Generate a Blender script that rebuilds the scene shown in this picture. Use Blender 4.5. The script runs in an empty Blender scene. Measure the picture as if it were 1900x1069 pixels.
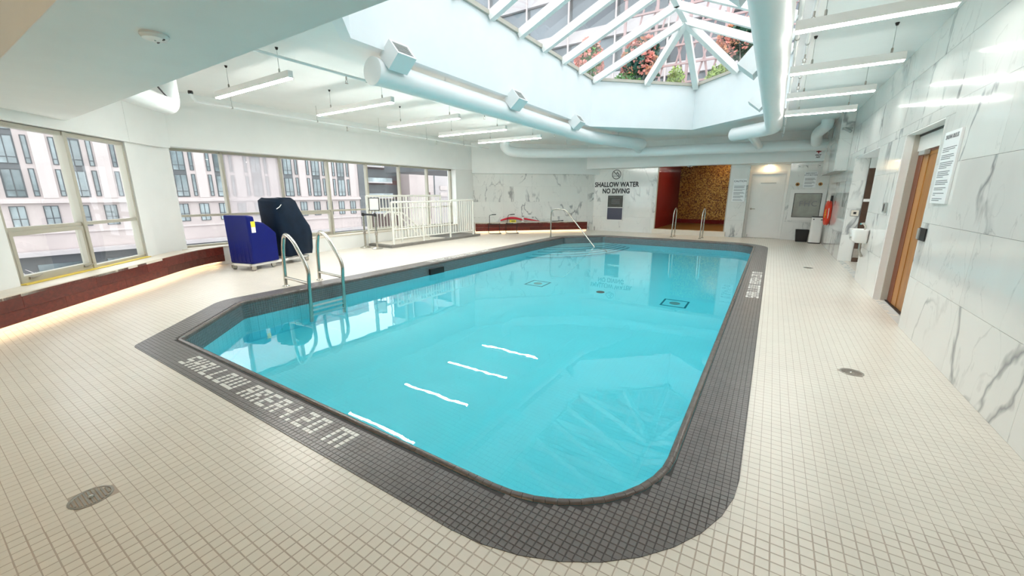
import bpy, bmesh, math, random
import numpy as np
from mathutils import Vector, Matrix
from mathutils.geometry import tessellate_polygon

R = math.radians
rng = random.Random(7)
SC = bpy.context.scene
COL = SC.collection

# ------------------------------------------------------------------ camera
F_PX, CAM_H, YAW, PITCH = 742.0, 1.5, R(32.6), R(13.2)
fw = Vector((-math.sin(YAW)*math.cos(PITCH), math.cos(YAW)*math.cos(PITCH), -math.sin(PITCH)))
rt = Vector((math.cos(YAW), math.sin(YAW), 0.0))
upv = rt.cross(fw)
cam_d = bpy.data.cameras.new('camera')
cam_d.sensor_width = 36.0
cam_d.lens = 36.0*F_PX/1900.0
cam_d.clip_start = 0.02
cam_d.clip_end = 500
cam = bpy.data.objects.new('camera', cam_d)
COL.objects.link(cam)
m3 = Matrix((rt, upv, -fw)).transposed()
cam.matrix_world = Matrix.Translation((0, 0, CAM_H)) @ m3.to_4x4()
SC.camera = cam

# ------------------------------------------------------------------ world and exposure
w = bpy.data.worlds.new('overcast_sky')
SC.world = w
w.use_nodes = True
bg = w.node_tree.nodes['Background']
bg.inputs[0].default_value = (0.93, 0.97, 1.0, 1)
bg.inputs[1].default_value = 2.0
SC.view_settings.view_transform = 'Standard'
SC.view_settings.look = 'None'
SC.view_settings.gamma = 1.0
SC.view_settings.use_curve_mapping = False
SC.view_settings.exposure = 0.97
LED = 52.0           # radiance of the linear ceiling lights
SC.cycles.max_bounces = 9
SC.cycles.diffuse_bounces = 5
SC.cycles.glossy_bounces = 4
SC.cycles.transmission_bounces = 6
SC.cycles.use_adaptive_sampling = True
SC.cycles.adaptive_threshold = 0.09
SC.cycles.transparent_max_bounces = 12
SC.cycles.sample_clamp_indirect = 6.0
SC.cycles.blur_glossy = 0.5


# ------------------------------------------------------------------ materials
MATS = {}


def new_mat(name):
    m = bpy.data.materials.new(name)
    m.use_nodes = True
    nt = m.node_tree
    return m, nt, nt.nodes['Principled BSDF']


def mat(name, col, rough=0.5, metal=0.0, var=0.04, scale=6.0, bump=0.0, spec=0.5, coat=0.0, rand=0.0):
    """plain procedural surface: base colour with a little noise"""
    m, nt, b = new_mat(name)
    b.inputs['Roughness'].default_value = rough
    b.inputs['Metallic'].default_value = metal
    b.inputs['Specular IOR Level'].default_value = spec
    b.inputs['Coat Weight'].default_value = coat
    tc = nt.nodes.new('ShaderNodeTexCoord')
    n = nt.nodes.new('ShaderNodeTexNoise')
    n.inputs['Scale'].default_value = scale
    n.inputs['Detail'].default_value = 4
    nt.links.new(tc.outputs['Object'], n.inputs['Vector'])
    r = nt.nodes.new('ShaderNodeValToRGB')
    lo = [max(0, c*(1-var)) for c in col]
    hi = [min(1, c*(1+var)) for c in col]
    r.color_ramp.elements[0].position = 0.3
    r.color_ramp.elements[1].position = 0.7
    r.color_ramp.elements[0].color = (*lo, 1)
    r.color_ramp.elements[1].color = (*hi, 1)
    nt.links.new(n.outputs['Fac'], r.inputs['Fac'])
    last = r.outputs['Color']
    if rand > 0:
        oi = nt.nodes.new('ShaderNodeObjectInfo')
        hs = nt.nodes.new('ShaderNodeHueSaturation')
        mr = nt.nodes.new('ShaderNodeMapRange')
        mr.inputs['To Min'].default_value = 1-rand
        mr.inputs['To Max'].default_value = 1+rand
        nt.links.new(oi.outputs['Random'], mr.inputs['Value'])
        nt.links.new(mr.outputs['Result'], hs.inputs['Value'])
        nt.links.new(last, hs.inputs['Color'])
        last = hs.outputs['Color']
    nt.links.new(last, b.inputs['Base Color'])
    if bump:
        bp = nt.nodes.new('ShaderNodeBump')
        bp.inputs['Strength'].default_value = bump
        bp.inputs['Distance'].default_value = 0.01
        nt.links.new(n.outputs['Fac'], bp.inputs['Height'])
        nt.links.new(bp.outputs['Normal'], b.inputs['Normal'])
    MATS[name] = m
    return m


def mat_emit(name, col, strength):
    m, nt, b = new_mat(name)
    b.inputs['Base Color'].default_value = (*col, 1)
    b.inputs['Emission Color'].default_value = (*col, 1)
    b.inputs['Emission Strength'].default_value = strength
    MATS[name] = m
    return m


def mat_glass(name, tint=(0.95, 0.98, 0.98), refl=0.10, rough=0.0, haze=0.0, hazecol=(0.9, 0.9, 0.9)):
    m = bpy.data.materials.new(name)
    m.use_nodes = True
    nt = m.node_tree
    nt.nodes.clear()
    out = nt.nodes.new('ShaderNodeOutputMaterial')
    tr = nt.nodes.new('ShaderNodeBsdfTransparent')
    tr.inputs[0].default_value = (*tint, 1)
    gl = nt.nodes.new('ShaderNodeBsdfGlossy')
    gl.inputs['Roughness'].default_value = rough
    fr = nt.nodes.new('ShaderNodeFresnel')
    fr.inputs['IOR'].default_value = 1.45
    mu = nt.nodes.new('ShaderNodeMath')
    mu.operation = 'MULTIPLY_ADD'
    mu.inputs[1].default_value = 0.9
    mu.inputs[2].default_value = refl
    nt.links.new(fr.outputs[0], mu.inputs[0])
    ge = nt.nodes.new('ShaderNodeNewGeometry')          # reflect once, on the front face of a pane
    fb = nt.nodes.new('ShaderNodeMath')
    fb.operation = 'SUBTRACT'
    fb.inputs[0].default_value = 1.0
    nt.links.new(ge.outputs['Backfacing'], fb.inputs[1])
    mf = nt.nodes.new('ShaderNodeMath')
    mf.operation = 'MULTIPLY'
    mf.use_clamp = True
    nt.links.new(mu.outputs[0], mf.inputs[0])
    nt.links.new(fb.outputs[0], mf.inputs[1])
    mx = nt.nodes.new('ShaderNodeMixShader')
    nt.links.new(mf.outputs[0], mx.inputs[0])
    nt.links.new(tr.outputs[0], mx.inputs[1])
    nt.links.new(gl.outputs[0], mx.inputs[2])
    last = mx.outputs[0]
    if haze > 0:
        df = nt.nodes.new('ShaderNodeBsdfTranslucent')
        df.inputs[0].default_value = (*hazecol, 1)
        m2 = nt.nodes.new('ShaderNodeMixShader')
        m2.inputs[0].default_value = haze
        nt.links.new(last, m2.inputs[1])
        nt.links.new(df.outputs[0], m2.inputs[2])
        last = m2.outputs[0]
    nt.links.new(last, out.inputs['Surface'])
    MATS[name] = m
    return m


def mat_marble(name):
    m, nt, b = new_mat(name)
    N, L = nt.nodes.new, nt.links.new
    b.inputs['Roughness'].default_value = 0.09
    b.inputs['Specular IOR Level'].default_value = 0.55
    tc = N('ShaderNodeTexCoord')
    oi = N('ShaderNodeObjectInfo')
    sc = N('ShaderNodeVectorMath')
    sc.operation = 'SCALE'
    sc.inputs[0].default_value = (37.0, 53.0, 71.0)
    L(oi.outputs['Random'], sc.inputs['Scale'])
    ad = N('ShaderNodeVectorMath')
    L(tc.outputs['Object'], ad.inputs[0])
    L(sc.outputs[0], ad.inputs[1])

    def vein(scale, width, dist, dim):
        mp = N('ShaderNodeMapping')
        mp.inputs['Rotation'].default_value = (0.5, 0.4, 0.6)
        mp.inputs['Scale'].default_value = (1.0, 1.0, 0.55)
        L(ad.outputs[0], mp.inputs['Vector'])
        n = N('ShaderNodeTexNoise')
        n.inputs['Scale'].default_value = scale
        n.inputs['Detail'].default_value = 5
        n.inputs['Roughness'].default_value = 0.52
        n.inputs['Distortion'].default_value = dist
        L(mp.outputs[0], n.inputs['Vector'])
        s = N('ShaderNodeMath')
        s.operation = 'SUBTRACT'
        s.inputs[1].default_value = 0.5
        L(n.outputs['Fac'], s.inputs[0])
        a = N('ShaderNodeMath')
        a.operation = 'ABSOLUTE'
        L(s.outputs[0], a.inputs[0])
        mr = N('ShaderNodeMapRange')
        mr.inputs['From Min'].default_value = 0.0
        mr.inputs['From Max'].default_value = width
        mr.inputs['To Min'].default_value = dim
        mr.inputs['To Max'].default_value = 0.0
        L(a.outputs[0], mr.inputs['Value'])
        # break the veins up
        k = N('ShaderNodeTexNoise')
        k.inputs['Scale'].default_value = scale*0.9
        k.inputs['Detail'].default_value = 2
        ad2 = N('ShaderNodeVectorMath')
        ad2.inputs[1].default_value = (9.1, 4.2, 7.7)
        L(ad.outputs[0], ad2.inputs[0])
        L(ad2.outputs[0], k.inputs['Vector'])
        mk = N('ShaderNodeMapRange')
        mk.inputs['From Min'].default_value = 0.40
        mk.inputs['From Max'].default_value = 0.55
        L(k.outputs['Fac'], mk.inputs['Value'])
        mm = N('ShaderNodeMath')
        mm.operation = 'MULTIPLY'
        L(mr.outputs[0], mm.inputs[0])
        L(mk.outputs[0], mm.inputs[1])
        return mm.outputs[0]
    v1 = vein(0.75, 0.019, 0.5, 0.80)
    v2 = vein(1.8, 0.010, 0.8, 0.24)
    v3 = vein(0.5, 0.12, 0.3, 0.11)
    a1 = N('ShaderNodeMath')
    a1.use_clamp = True
    L(v1, a1.inputs[0])
    L(v2, a1.inputs[1])
    a2 = N('ShaderNodeMath')
    a2.use_clamp = True
    L(a1.outputs[0], a2.inputs[0])
    L(v3, a2.inputs[1])
    mx = N('ShaderNodeMix')
    mx.data_type = 'RGBA'
    mx.inputs['A'].default_value = (0.80, 0.80, 0.765, 1)
    mx.inputs['B'].default_value = (0.20, 0.21, 0.22, 1)
    L(a2.outputs[0], mx.inputs['Factor'])
    L(mx.outputs['Result'], b.inputs['Base Color'])
    MATS[name] = m
    return m


def mat_wood(name, c1, c2, rough=0.35, axis=2, rand=0.12, scale=2.0):
    m, nt, b = new_mat(name)
    N, L = nt.nodes.new, nt.links.new
    b.inputs['Roughness'].default_value = rough
    tc = N('ShaderNodeTexCoord')
    mp = N('ShaderNodeMapping')
    s = [14.0, 14.0, 14.0]
    s[axis] = 0.9
    mp.inputs['Scale'].default_value = s
    L(tc.outputs['Object'], mp.inputs['Vector'])
    n = N('ShaderNodeTexNoise')
    n.inputs['Scale'].default_value = scale
    n.inputs['Detail'].default_value = 6
    n.inputs['Distortion'].default_value = 0.6
    L(mp.outputs[0], n.inputs['Vector'])
    r = N('ShaderNodeValToRGB')
    r.color_ramp.elements[0].position = 0.32
    r.color_ramp.elements[1].position = 0.68
    r.color_ramp.elements[0].color = (*c1, 1)
    r.color_ramp.elements[1].color = (*c2, 1)
    L(n.outputs['Fac'], r.inputs['Fac'])
    oi = N('ShaderNodeObjectInfo')
    hs = N('ShaderNodeHueSaturation')
    mr = N('ShaderNodeMapRange')
    mr.inputs['To Min'].default_value = 1-rand
    mr.inputs['To Max'].default_value = 1+rand
    L(oi.outputs['Random'], mr.inputs['Value'])
    L(mr.outputs['Result'], hs.inputs['Value'])
    L(r.outputs['Color'], hs.inputs['Color'])
    L(hs.outputs['Color'], b.inputs['Base Color'])
    MATS[name] = m
    return m


def mat_mosaic(name, c1, c2, c3, scale):
    m, nt, b = new_mat(name)
    N, L = nt.nodes.new, nt.links.new
    b.inputs['Roughness'].default_value = 0.3
    b.inputs['Metallic'].default_value = 0.4
    tc = N('ShaderNodeTexCoord')
    v = N('ShaderNodeTexVoronoi')
    v.inputs['Scale'].default_value = scale
    L(tc.outputs['Object'], v.inputs['Vector'])
    sep = N('ShaderNodeSeparateColor')
    L(v.outputs['Color'], sep.inputs[0])
    r = N('ShaderNodeValToRGB')
    e = r.color_ramp.elements
    e[0].position, e[0].color = 0.15, (*c1, 1)
    e[1].position, e[1].color = 0.95, (*c3, 1)
    k = e.new(0.55)
    k.color = (*c2, 1)
    L(sep.outputs[0], r.inputs['Fac'])
    L(r.outputs['Color'], b.inputs['Base Color'])
    MATS[name] = m
    return m


def mat_water(name):
    m = bpy.data.materials.new(name)
    m.use_nodes = True
    nt = m.node_tree
    nt.nodes.clear()
    N, L = nt.nodes.new, nt.links.new
    out = N('ShaderNodeOutputMaterial')
    g = N('ShaderNodeBsdfGlass')
    g.inputs['IOR'].default_value = 1.333
    g.inputs['Roughness'].default_value = 0.0
    tc = N('ShaderNodeTexCoord')
    n = N('ShaderNodeTexNoise')
    n.inputs['Scale'].default_value = 1.6
    n.inputs['Detail'].default_value = 3
    L(tc.outputs['Object'], n.inputs['Vector'])
    bp = N('ShaderNodeBump')
    bp.inputs['Strength'].default_value = 0.05
    bp.inputs['Distance'].default_value = 0.03
    L(n.outputs['Fac'], bp.inputs['Height'])
    L(bp.outputs['Normal'], g.inputs['Normal'])
    L(g.outputs[0], out.inputs['Surface'])
    va = N('ShaderNodeVolumeAbsorption')
    va.inputs['Color'].default_value = (0.05, 0.95, 1.0, 1)
    va.inputs['Density'].default_value = 0.38
    L(va.outputs[0], out.inputs['Volume'])
    MATS[name] = m
    return m


mat('paint', (0.84, 0.85, 0.83), 0.6, var=0.015, scale=3)
mat('paint_well', (0.80, 0.825, 0.83), 0.55, var=0.02, scale=2)
mat('duct_white', (0.84, 0.85, 0.84), 0.35, var=0.01)
mat('floor_tile', (0.80, 0.745, 0.655), 0.28, var=0.03, scale=3, rand=0.02)
mat('floor_grout', (0.53, 0.45, 0.38), 0.8)
mat('grey_tile', (0.175, 0.160, 0.155), 0.30, var=0.10, scale=9, rand=0.06)
mat('nosing', (0.135, 0.112, 0.100), 0.25, var=0.15, scale=14)
mat('grey_grout', (0.045, 0.040, 0.038), 0.7)
mat('letter_tile', (0.80, 0.79, 0.75), 0.3)
mat('band_tile', (0.15, 0.165, 0.17), 0.3, var=0.12, scale=20)
mat('pool_tile', (0.46, 0.93, 0.99), 0.35, var=0.02, scale=2, rand=0.02)
mat('pool_grout', (0.42, 0.87, 0.94), 0.7)
mat('pool_dark', (0.03, 0.20, 0.25), 0.5)
mat('pool_white', (0.85, 0.93, 0.93), 0.4)
mat_marble('marble')
mat('marble_grout', (0.60, 0.60, 0.57), 0.8)
mat('trim_cream', (0.45, 0.425, 0.35), 0.4, var=0.02)
mat('trim_greige', (0.50, 0.46, 0.39), 0.45, var=0.02)
mat('sill_cream', (0.74, 0.68, 0.58), 0.4, var=0.03)
mat('yellow_strip', (0.78, 0.60, 0.10), 0.5)
mat_wood('mahogany', (0.085, 0.010, 0.006), (0.155, 0.022, 0.012), 0.30, axis=0, rand=0.25)
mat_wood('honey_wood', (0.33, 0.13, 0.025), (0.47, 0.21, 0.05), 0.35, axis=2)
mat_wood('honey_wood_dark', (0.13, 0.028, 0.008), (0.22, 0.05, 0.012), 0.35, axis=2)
mat('steel', (0.52, 0.50, 0.45), 0.22, metal=1.0, var=0.03)
mat('steel_dull', (0.42, 0.39, 0.35), 0.4, metal=1.0, var=0.15, scale=12)
mat('black', (0.012, 0.011, 0.011), 0.45)
mat('black_rubber', (0.02, 0.02, 0.02), 0.7)
mat('grey_metal', (0.42, 0.43, 0.41), 0.4, metal=0.3)
mat('white_enamel', (0.84, 0.83, 0.80), 0.25, var=0.01)
mat('white_rail', (0.80, 0.80, 0.74), 0.35, var=0.01)
mat('plinth_grey', (0.20, 0.19, 0.17), 0.55, var=0.08)
mat('lift_blue', (0.001, 0.007, 0.14), 0.45, spec=0.25, var=0.10, scale=3)
mat('cover_navy', (0.003, 0.012, 0.028), 0.6, spec=0.2, var=0.25, scale=5, bump=0.3)
mat('label_yellow', (0.85, 0.72, 0.05), 0.5)
mat('paper', (0.85, 0.86, 0.86), 0.5, var=0.01)
mat('print_grey', (0.22, 0.23, 0.24), 0.7)
mat('print_black', (0.012, 0.012, 0.014), 0.5)
mat('print_red', (0.38, 0.02, 0.03), 0.5)
mat('red_wall', (0.20, 0.002, 0.003), 0.75, var=0.10)
mat('olive_floor', (0.20, 0.11, 0.02), 0.4)
mat_mosaic('gold_mosaic', (0.12, 0.035, 0.008), (0.42, 0.19, 0.03), (0.70, 0.44, 0.10), 30)
mat('float_red', (0.62, 0.015, 0.04), 0.4)
mat('ring_orange', (0.72, 0.045, 0.015), 0.45)
mat('rope_yellow', (0.80, 0.55, 0.05), 0.7)
mat('dark_panel', (0.045, 0.045, 0.035), 0.25, var=0.15)
mat('dark_blue_panel', (0.05, 0.055, 0.09), 0.3)
mat('rust', (0.45, 0.22, 0.06), 0.7)
mat('etched_glass', (0.36, 0.37, 0.33), 0.12, var=0.22, scale=2.5)
mat('brown_door', (0.075, 0.038, 0.022), 0.35, var=0.2)
mat('pink_stone', (0.49, 0.42, 0.405), 0.8, var=0.09, scale=0.25, rand=0.03)
mat('pink_stone_pale', (0.53, 0.465, 0.45), 0.8, var=0.04, scale=0.3)
mat('window_dark', (0.07, 0.075, 0.08), 0.5)
mat('window_pane', (0.20, 0.245, 0.255), 0.10, var=0.6, scale=0.35, spec=0.9, rand=0.35)
mat('dark_facade', (0.10, 0.105, 0.11), 0.4, var=0.2, scale=0.2)
mat('brown_facade', (0.12, 0.075, 0.07), 0.6, var=0.1, scale=0.3)
mat('concrete_pale', (0.46, 0.42, 0.42), 0.8, var=0.06, scale=0.4)
mat('street_grey', (0.22, 0.22, 0.22), 0.9, var=0.1, scale=0.2)
mat('lattice', (0.42, 0.29, 0.28), 0.6)
mat('leaf_green', (0.08, 0.22, 0.04), 0.6, var=0.5, scale=3)
mat('leaf_dark', (0.02, 0.09, 0.05), 0.6, var=0.4, scale=3)
mat('leaf_pale', (0.34, 0.44, 0.14), 0.6, var=0.4, scale=3)
mat('blossom', (0.74, 0.33, 0.27), 0.6, var=0.3, scale=4)
mat('blossom_orange', (0.70, 0.36, 0.20), 0.6, var=0.3, scale=4)
mat('bark', (0.30, 0.27, 0.24), 0.9)
mat_glass('glass_clear', (0.97, 0.985, 0.985), 0.02)
mat_glass('glass_hazy', (0.80, 0.80, 0.80), 0.03, haze=0.30, hazecol=(0.85, 0.80, 0.80))
mat_glass('glass_sky', (0.80, 0.83, 0.84), 0.05)
mat_glass('glass_room', (0.97, 0.97, 0.97), -0.02)
mat_water('water')
mat_emit('led', (1.0, 0.97, 0.92), LED)
mat_emit('led_short', (1.0, 0.97, 0.92), LED*0.55)
mat('tower_glass', (0.13, 0.145, 0.16), 0.35, var=0.3, scale=0.1, rand=0.3)
mat_emit('led_warm', (1.0, 0.72, 0.40), 5.5)
mat_emit('lamp_warm', (1.0, 0.66, 0.34), 100.0)
mat_emit('lamp_amber', (1.0, 0.66, 0.30), 260.0)


# ------------------------------------------------------------------ mesh helpers
class MB:
    """collects geometry; build() links it as one mesh object"""
    def __init__(self, f=None):
        self.v, self.f, self.map = [], [], f

    def add(self, verts, faces):
        o = len(self.v)
        if self.map:
            verts = [self.map(p) for p in verts]
        self.v += [tuple(p) for p in verts]
        self.f += [tuple(i+o for i in q) for q in faces]
        return self

    def box(self, x0, x1, y0, y1, z0, z1):
        v = [(x, y, z) for z in (z0, z1) for y in (y0, y1) for x in (x0, x1)]
        return self.add(v, [(0, 2, 3, 1), (4, 5, 7, 6), (0, 1, 5, 4), (2, 6, 7, 3), (0, 4, 6, 2), (1, 3, 7, 5)])

    def prism(self, poly, z0, z1):
        n = len(poly)
        a = sum(poly[i][0]*poly[(i+1) % n][1]-poly[(i+1) % n][0]*poly[i][1] for i in range(n))
        if a < 0:
            poly = poly[::-1]
        v = [(p[0], p[1], z0) for p in poly]+[(p[0], p[1], z1) for p in poly]
        f = [tuple(range(n-1, -1, -1)), tuple(range(n, 2*n))]
        f += [(i, (i+1) % n, n+(i+1) % n, n+i) for i in range(n)]
        return self.add(v, f)

    def holed(self, outer, hole, z0, z1):
        """slab with a hole"""
        tris = tessellate_polygon([[Vector((*p, 0)) for p in outer], [Vector((*p, 0)) for p in hole]])
        pts = list(outer)+list(hole)
        n = len(pts)
        v = [(p[0], p[1], z1) for p in pts]+[(p[0], p[1], z0) for p in pts]
        f = []
        for t in tris:
            a, b, c = (pts[i] for i in t)
            s = (b[0]-a[0])*(c[1]-a[1])-(b[1]-a[1])*(c[0]-a[0])
            t = tuple(t) if s > 0 else tuple(t)[::-1]
            f.append(t)
            f.append(tuple(i+n for i in t[::-1]))
        no, nh = len(outer), len(hole)
        for i in range(no):
            j = (i+1) % no
            f.append((i, i+n, j+n, j))
        for i in range(nh):
            a, b = no+i, no+(i+1) % nh
            f.append((a, b, b+n, a+n))
        return self.add(v, f)

    def tube(self, path, r, n=12, cap=True, closed=False):
        P = [Vector(p) for p in path]
        k = len(P)
        rad = r if isinstance(r, (list, tuple)) else [r]*k
        T = []
        for i in range(k):
            if closed:
                t = P[(i+1) % k]-P[i-1]
            else:
                t = P[min(i+1, k-1)]-P[max(i-1, 0)]
            T.append(t.normalized())
        a = Vector((0, 0, 1)) if abs(T[0].z) < 0.9 else Vector((1, 0, 0))
        u = (a-T[0]*a.dot(T[0])).normalized()
        v, f = [], []
        for i in range(k):
            u = (u-T[i]*u.dot(T[i])).normalized()
            b = T[i].cross(u)
            for j in range(n):
                an = 2*math.pi*j/n
                v.append(P[i]+(u*math.cos(an)+b*math.sin(an))*rad[i])
        for i in range(k if closed else k-1):
            i2 = (i+1) % k
            for j in range(n):
                j2 = (j+1) % n
                f.append((i*n+j, i*n+j2, i2*n+j2, i2*n+j))
        if cap and not closed:
            f.append(tuple(range(n-1, -1, -1)))
            f.append(tuple((k-1)*n+j for j in range(n)))
        return self.add(v, f)

    def lathe(self, c, prof, n=20, axis='z'):
        """prof: list of (r, h)"""
        v, f = [], []
        for r, h in prof:
            for j in range(n):
                an = 2*math.pi*j/n
                p = (r*math.cos(an), r*math.sin(an), h)
                if axis == 'x':
                    p = (h, p[0], p[1])
                elif axis == 'y':
                    p = (p[0], -h, p[1])
                v.append((c[0]+p[0], c[1]+p[1], c[2]+p[2]))
        k = len(prof)
        for i in range(k-1):
            for j in range(n):
                j2 = (j+1) % n
                f.append((i*n+j, i*n+j2, (i+1)*n+j2, (i+1)*n+j))
        f.append(tuple(range(n-1, -1, -1)))
        f.append(tuple((k-1)*n+j for j in range(n)))
        return self.add(v, f)

    def ball(self, c, r, n=10, m=6, s=(1, 1, 1)):
        v, f = [(c[0], c[1], c[2]-r*s[2])], []
        for i in range(1, m):
            t = math.pi*i/m-math.pi/2
            for j in range(n):
                an = 2*math.pi*j/n
                v.append((c[0]+r*s[0]*math.cos(t)*math.cos(an), c[1]+r*s[1]*math.cos(t)*math.sin(an), c[2]+r*s[2]*math.sin(t)))
        v.append((c[0], c[1], c[2]+r*s[2]))
        e = len(v)-1
        for j in range(n):
            j2 = (j+1) % n
            f.append((0, 1+j2, 1+j))
            for i in range(m-2):
                f.append((1+i*n+j, 1+i*n+j2, 1+(i+1)*n+j2, 1+(i+1)*n+j))
            f.append((1+(m-2)*n+j, 1+(m-2)*n+j2, e))
        return self.add(v, f)

    def loft(self, rings, cap=True):
        n = len(rings[0])
        v = [p for r in rings for p in r]
        f = []
        for i in range(len(rings)-1):
            for j in range(n):
                j2 = (j+1) % n
                f.append((i*n+j, i*n+j2, (i+1)*n+j2, (i+1)*n+j))
        if cap:
            f.append(tuple(range(n-1, -1, -1)))
            f.append(tuple((len(rings)-1)*n+j for j in range(n)))
        return self.add(v, f)

    def build(self, name, m, parent=None, smooth=None, bevel=0.0, origin=None, fix=True):
        if parent is not None:
            org = wpos(parent)
        elif origin is not None:
            org = Vector(origin)
        else:
            a = np.array(self.v)
            lo, hi = a.min(0), a.max(0)
            org = Vector(((lo[0]+hi[0])/2, (lo[1]+hi[1])/2, lo[2]))
        me = bpy.data.meshes.new(name)
        me.from_pydata([(p[0]-org[0], p[1]-org[1], p[2]-org[2]) for p in self.v], [], self.f)
        if fix:
            bm = bmesh.new()
            bm.from_mesh(me)
            bmesh.ops.recalc_face_normals(bm, faces=bm.faces)
            bm.to_mesh(me)
            bm.free()
        me.materials.append(MATS[m])
        o = bpy.data.objects.new(name, me)
        COL.objects.link(o)
        if parent is not None:
            o.parent = parent
        else:
            o.location = org
        if smooth is not None:
            me.shade_smooth()
            me.set_sharp_from_angle(angle=R(smooth))
        if bevel:
            b = o.modifiers.new('bevel', 'BEVEL')
            b.width = bevel
            b.segments = 2
            b.limit_method = 'ANGLE'
        return o


def wpos(o):
    p = Vector((0, 0, 0))
    while o is not None:
        p = p+o.location
        o = o.parent
    return p


def tag(o, label=None, cat=None, group=None, kind=None):
    if label:
        o['label'] = label
    if cat:
        o['category'] = cat
    if group:
        o['group'] = group
    if kind:
        o['kind'] = kind
    return o


def thing(name, label, cat, loc=(0, 0, 0), group=None, kind=None):
    o = bpy.data.objects.new(name, None)
    o.empty_display_size = 0.1
    COL.objects.link(o)
    o.location = loc
    return tag(o, label, cat, group, kind)


def struct(name, loc=(0, 0, 0)):
    o = bpy.data.objects.new(name, None)
    COL.objects.link(o)
    o.location = loc
    o['kind'] = 'structure'
    return o


def copy_tree(o, parent=None):
    c = o.copy()
    COL.objects.link(c)
    c.parent = parent
    for ch in list(o.children):
        copy_tree(ch, c)
    return c


def fillet(poly, radii, n=10):
    """polygon with rounded corners"""
    out = []
    k = len(poly)
    for i in range(k):
        p, a, b = Vector(poly[i]), Vector(poly[i-1]), Vector(poly[(i+1) % k])
        r = radii[i]
        d1, d2 = (a-p).normalized(), (b-p).normalized()
        ang = d1.angle(d2)
        t = r/math.tan(ang/2)
        c = p+(d1+d2).normalized()*(r/math.sin(ang/2))
        s, e = p+d1*t, p+d2*t
        a0 = math.atan2(s.y-c.y, s.x-c.x)
        a1 = math.atan2(e.y-c.y, e.x-c.x)
        da = (a1-a0+math.pi) % (2*math.pi)-math.pi
        for j in range(n+1):
            an = a0+da*j/n
            out.append((c.x+r*math.cos(an), c.y+r*math.sin(an)))
    return out


def offset_poly(poly, d):
    """offset a CCW polygon outward by d"""
    k = len(poly)
    out = []
    for i in range(k):
        p, a, b = Vector(poly[i]), Vector(poly[i-1]), Vector(poly[(i+1) % k])
        t = (b-a).normalized()
        out.append((p.x+t.y*d, p.y-t.x*d))
    return out


def inside(poly, X, Y):
    """points inside a convex CCW polygon (numpy)"""
    r = np.ones(np.shape(X), bool)
    k = len(poly)
    for i in range(k):
        x0, y0 = poly[i]
        x1, y1 = poly[(i+1) % k]
        r &= ((x1-x0)*(Y-y0)-(y1-y0)*(X-x0)) >= 0
    return r


def clip_convex(sub, poly):
    out = list(sub)
    k = len(poly)
    for i in range(k):
        (x0, y0), (x1, y1) = poly[i], poly[(i+1) % k]
        s = lambda p: (x1-x0)*(p[1]-y0)-(y1-y0)*(p[0]-x0)
        cur, out = out, []
        for j in range(len(cur)):
            p, q = cur[j-1], cur[j]
            sp, sq = s(p), s(q)
            if sp*sq < 0:
                t = sp/(sp-sq)
                out.append((p[0]+(q[0]-p[0])*t, p[1]+(q[1]-p[1])*t))
            if sq >= 0:
                out.append(q)
        if len(out) < 3:
            return []
    return out


def catmull(pts, n=8):
    P = [Vector(p) for p in pts]
    out = []
    for i in range(len(P)-1):
        p0, p1, p2, p3 = P[max(i-1, 0)], P[i], P[i+1], P[min(i+2, len(P)-1)]
        for j in range(n):
            t = j/n
            out.append(0.5*((2*p1)+(p2-p0)*t+(2*p0-5*p1+4*p2-p3)*t*t+(3*p1-p0-3*p2+p3)*t**3))
    out.append(P[-1])
    return out


def bend(pts, r, n=6):
    """polyline with rounded corners (3D)"""
    P = [Vector(p) for p in pts]
    out = [P[0]]
    for i in range(1, len(P)-1):
        a, p, b = P[i-1], P[i], P[i+1]
        d1, d2 = (a-p), (b-p)
        t = min(r, d1.length*0.49, d2.length*0.49)
        s, e = p+d1.normalized()*t, p+d2.normalized()*t
        for j in range(n+1):
            u = j/n
            out.append(s*(1-u)**2+p*2*u*(1-u)+e*u*u)
    out.append(P[-1])
    return out


def project(X, Y, Z):
    """pixel position and depth of world points (numpy), for ranking tiles by size in view"""
    vx, vy, vz = X-0.0, Y-0.0, Z-CAM_H
    d = vx*fw.x+vy*fw.y+vz*fw.z
    px = 950+F_PX*(vx*rt.x+vy*rt.y)/np.maximum(d, 1e-3)
    py = 534.5-F_PX*(vx*upv.x+vy*upv.y+vz*upv.z)/np.maximum(d, 1e-3)
    return px, py, d


def tile_mesh(name, w, d, h, m, ch=0.002):
    mb = MB()
    a, b = w/2, d/2
    v = [(-a, -b, -h), (a, -b, -h), (a, b, -h), (-a, b, -h), (-a, -b, -ch), (a, -b, -ch), (a, b, -ch), (-a, b, -ch),
         (-a+ch, -b+ch, 0), (a-ch, -b+ch, 0), (a-ch, b-ch, 0), (-a+ch, b-ch, 0)]
    f = [(8, 9, 10, 11)]
    for i in range(4):
        j = (i+1) % 4
        f += [(i, j, 4+j, 4+i), (4+i, 4+j, 8+j, 8+i)]
    me = bpy.data.meshes.new(name)
    me.from_pydata(v, [], f)
    me.materials.append(MATS[m])
    return me


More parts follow.
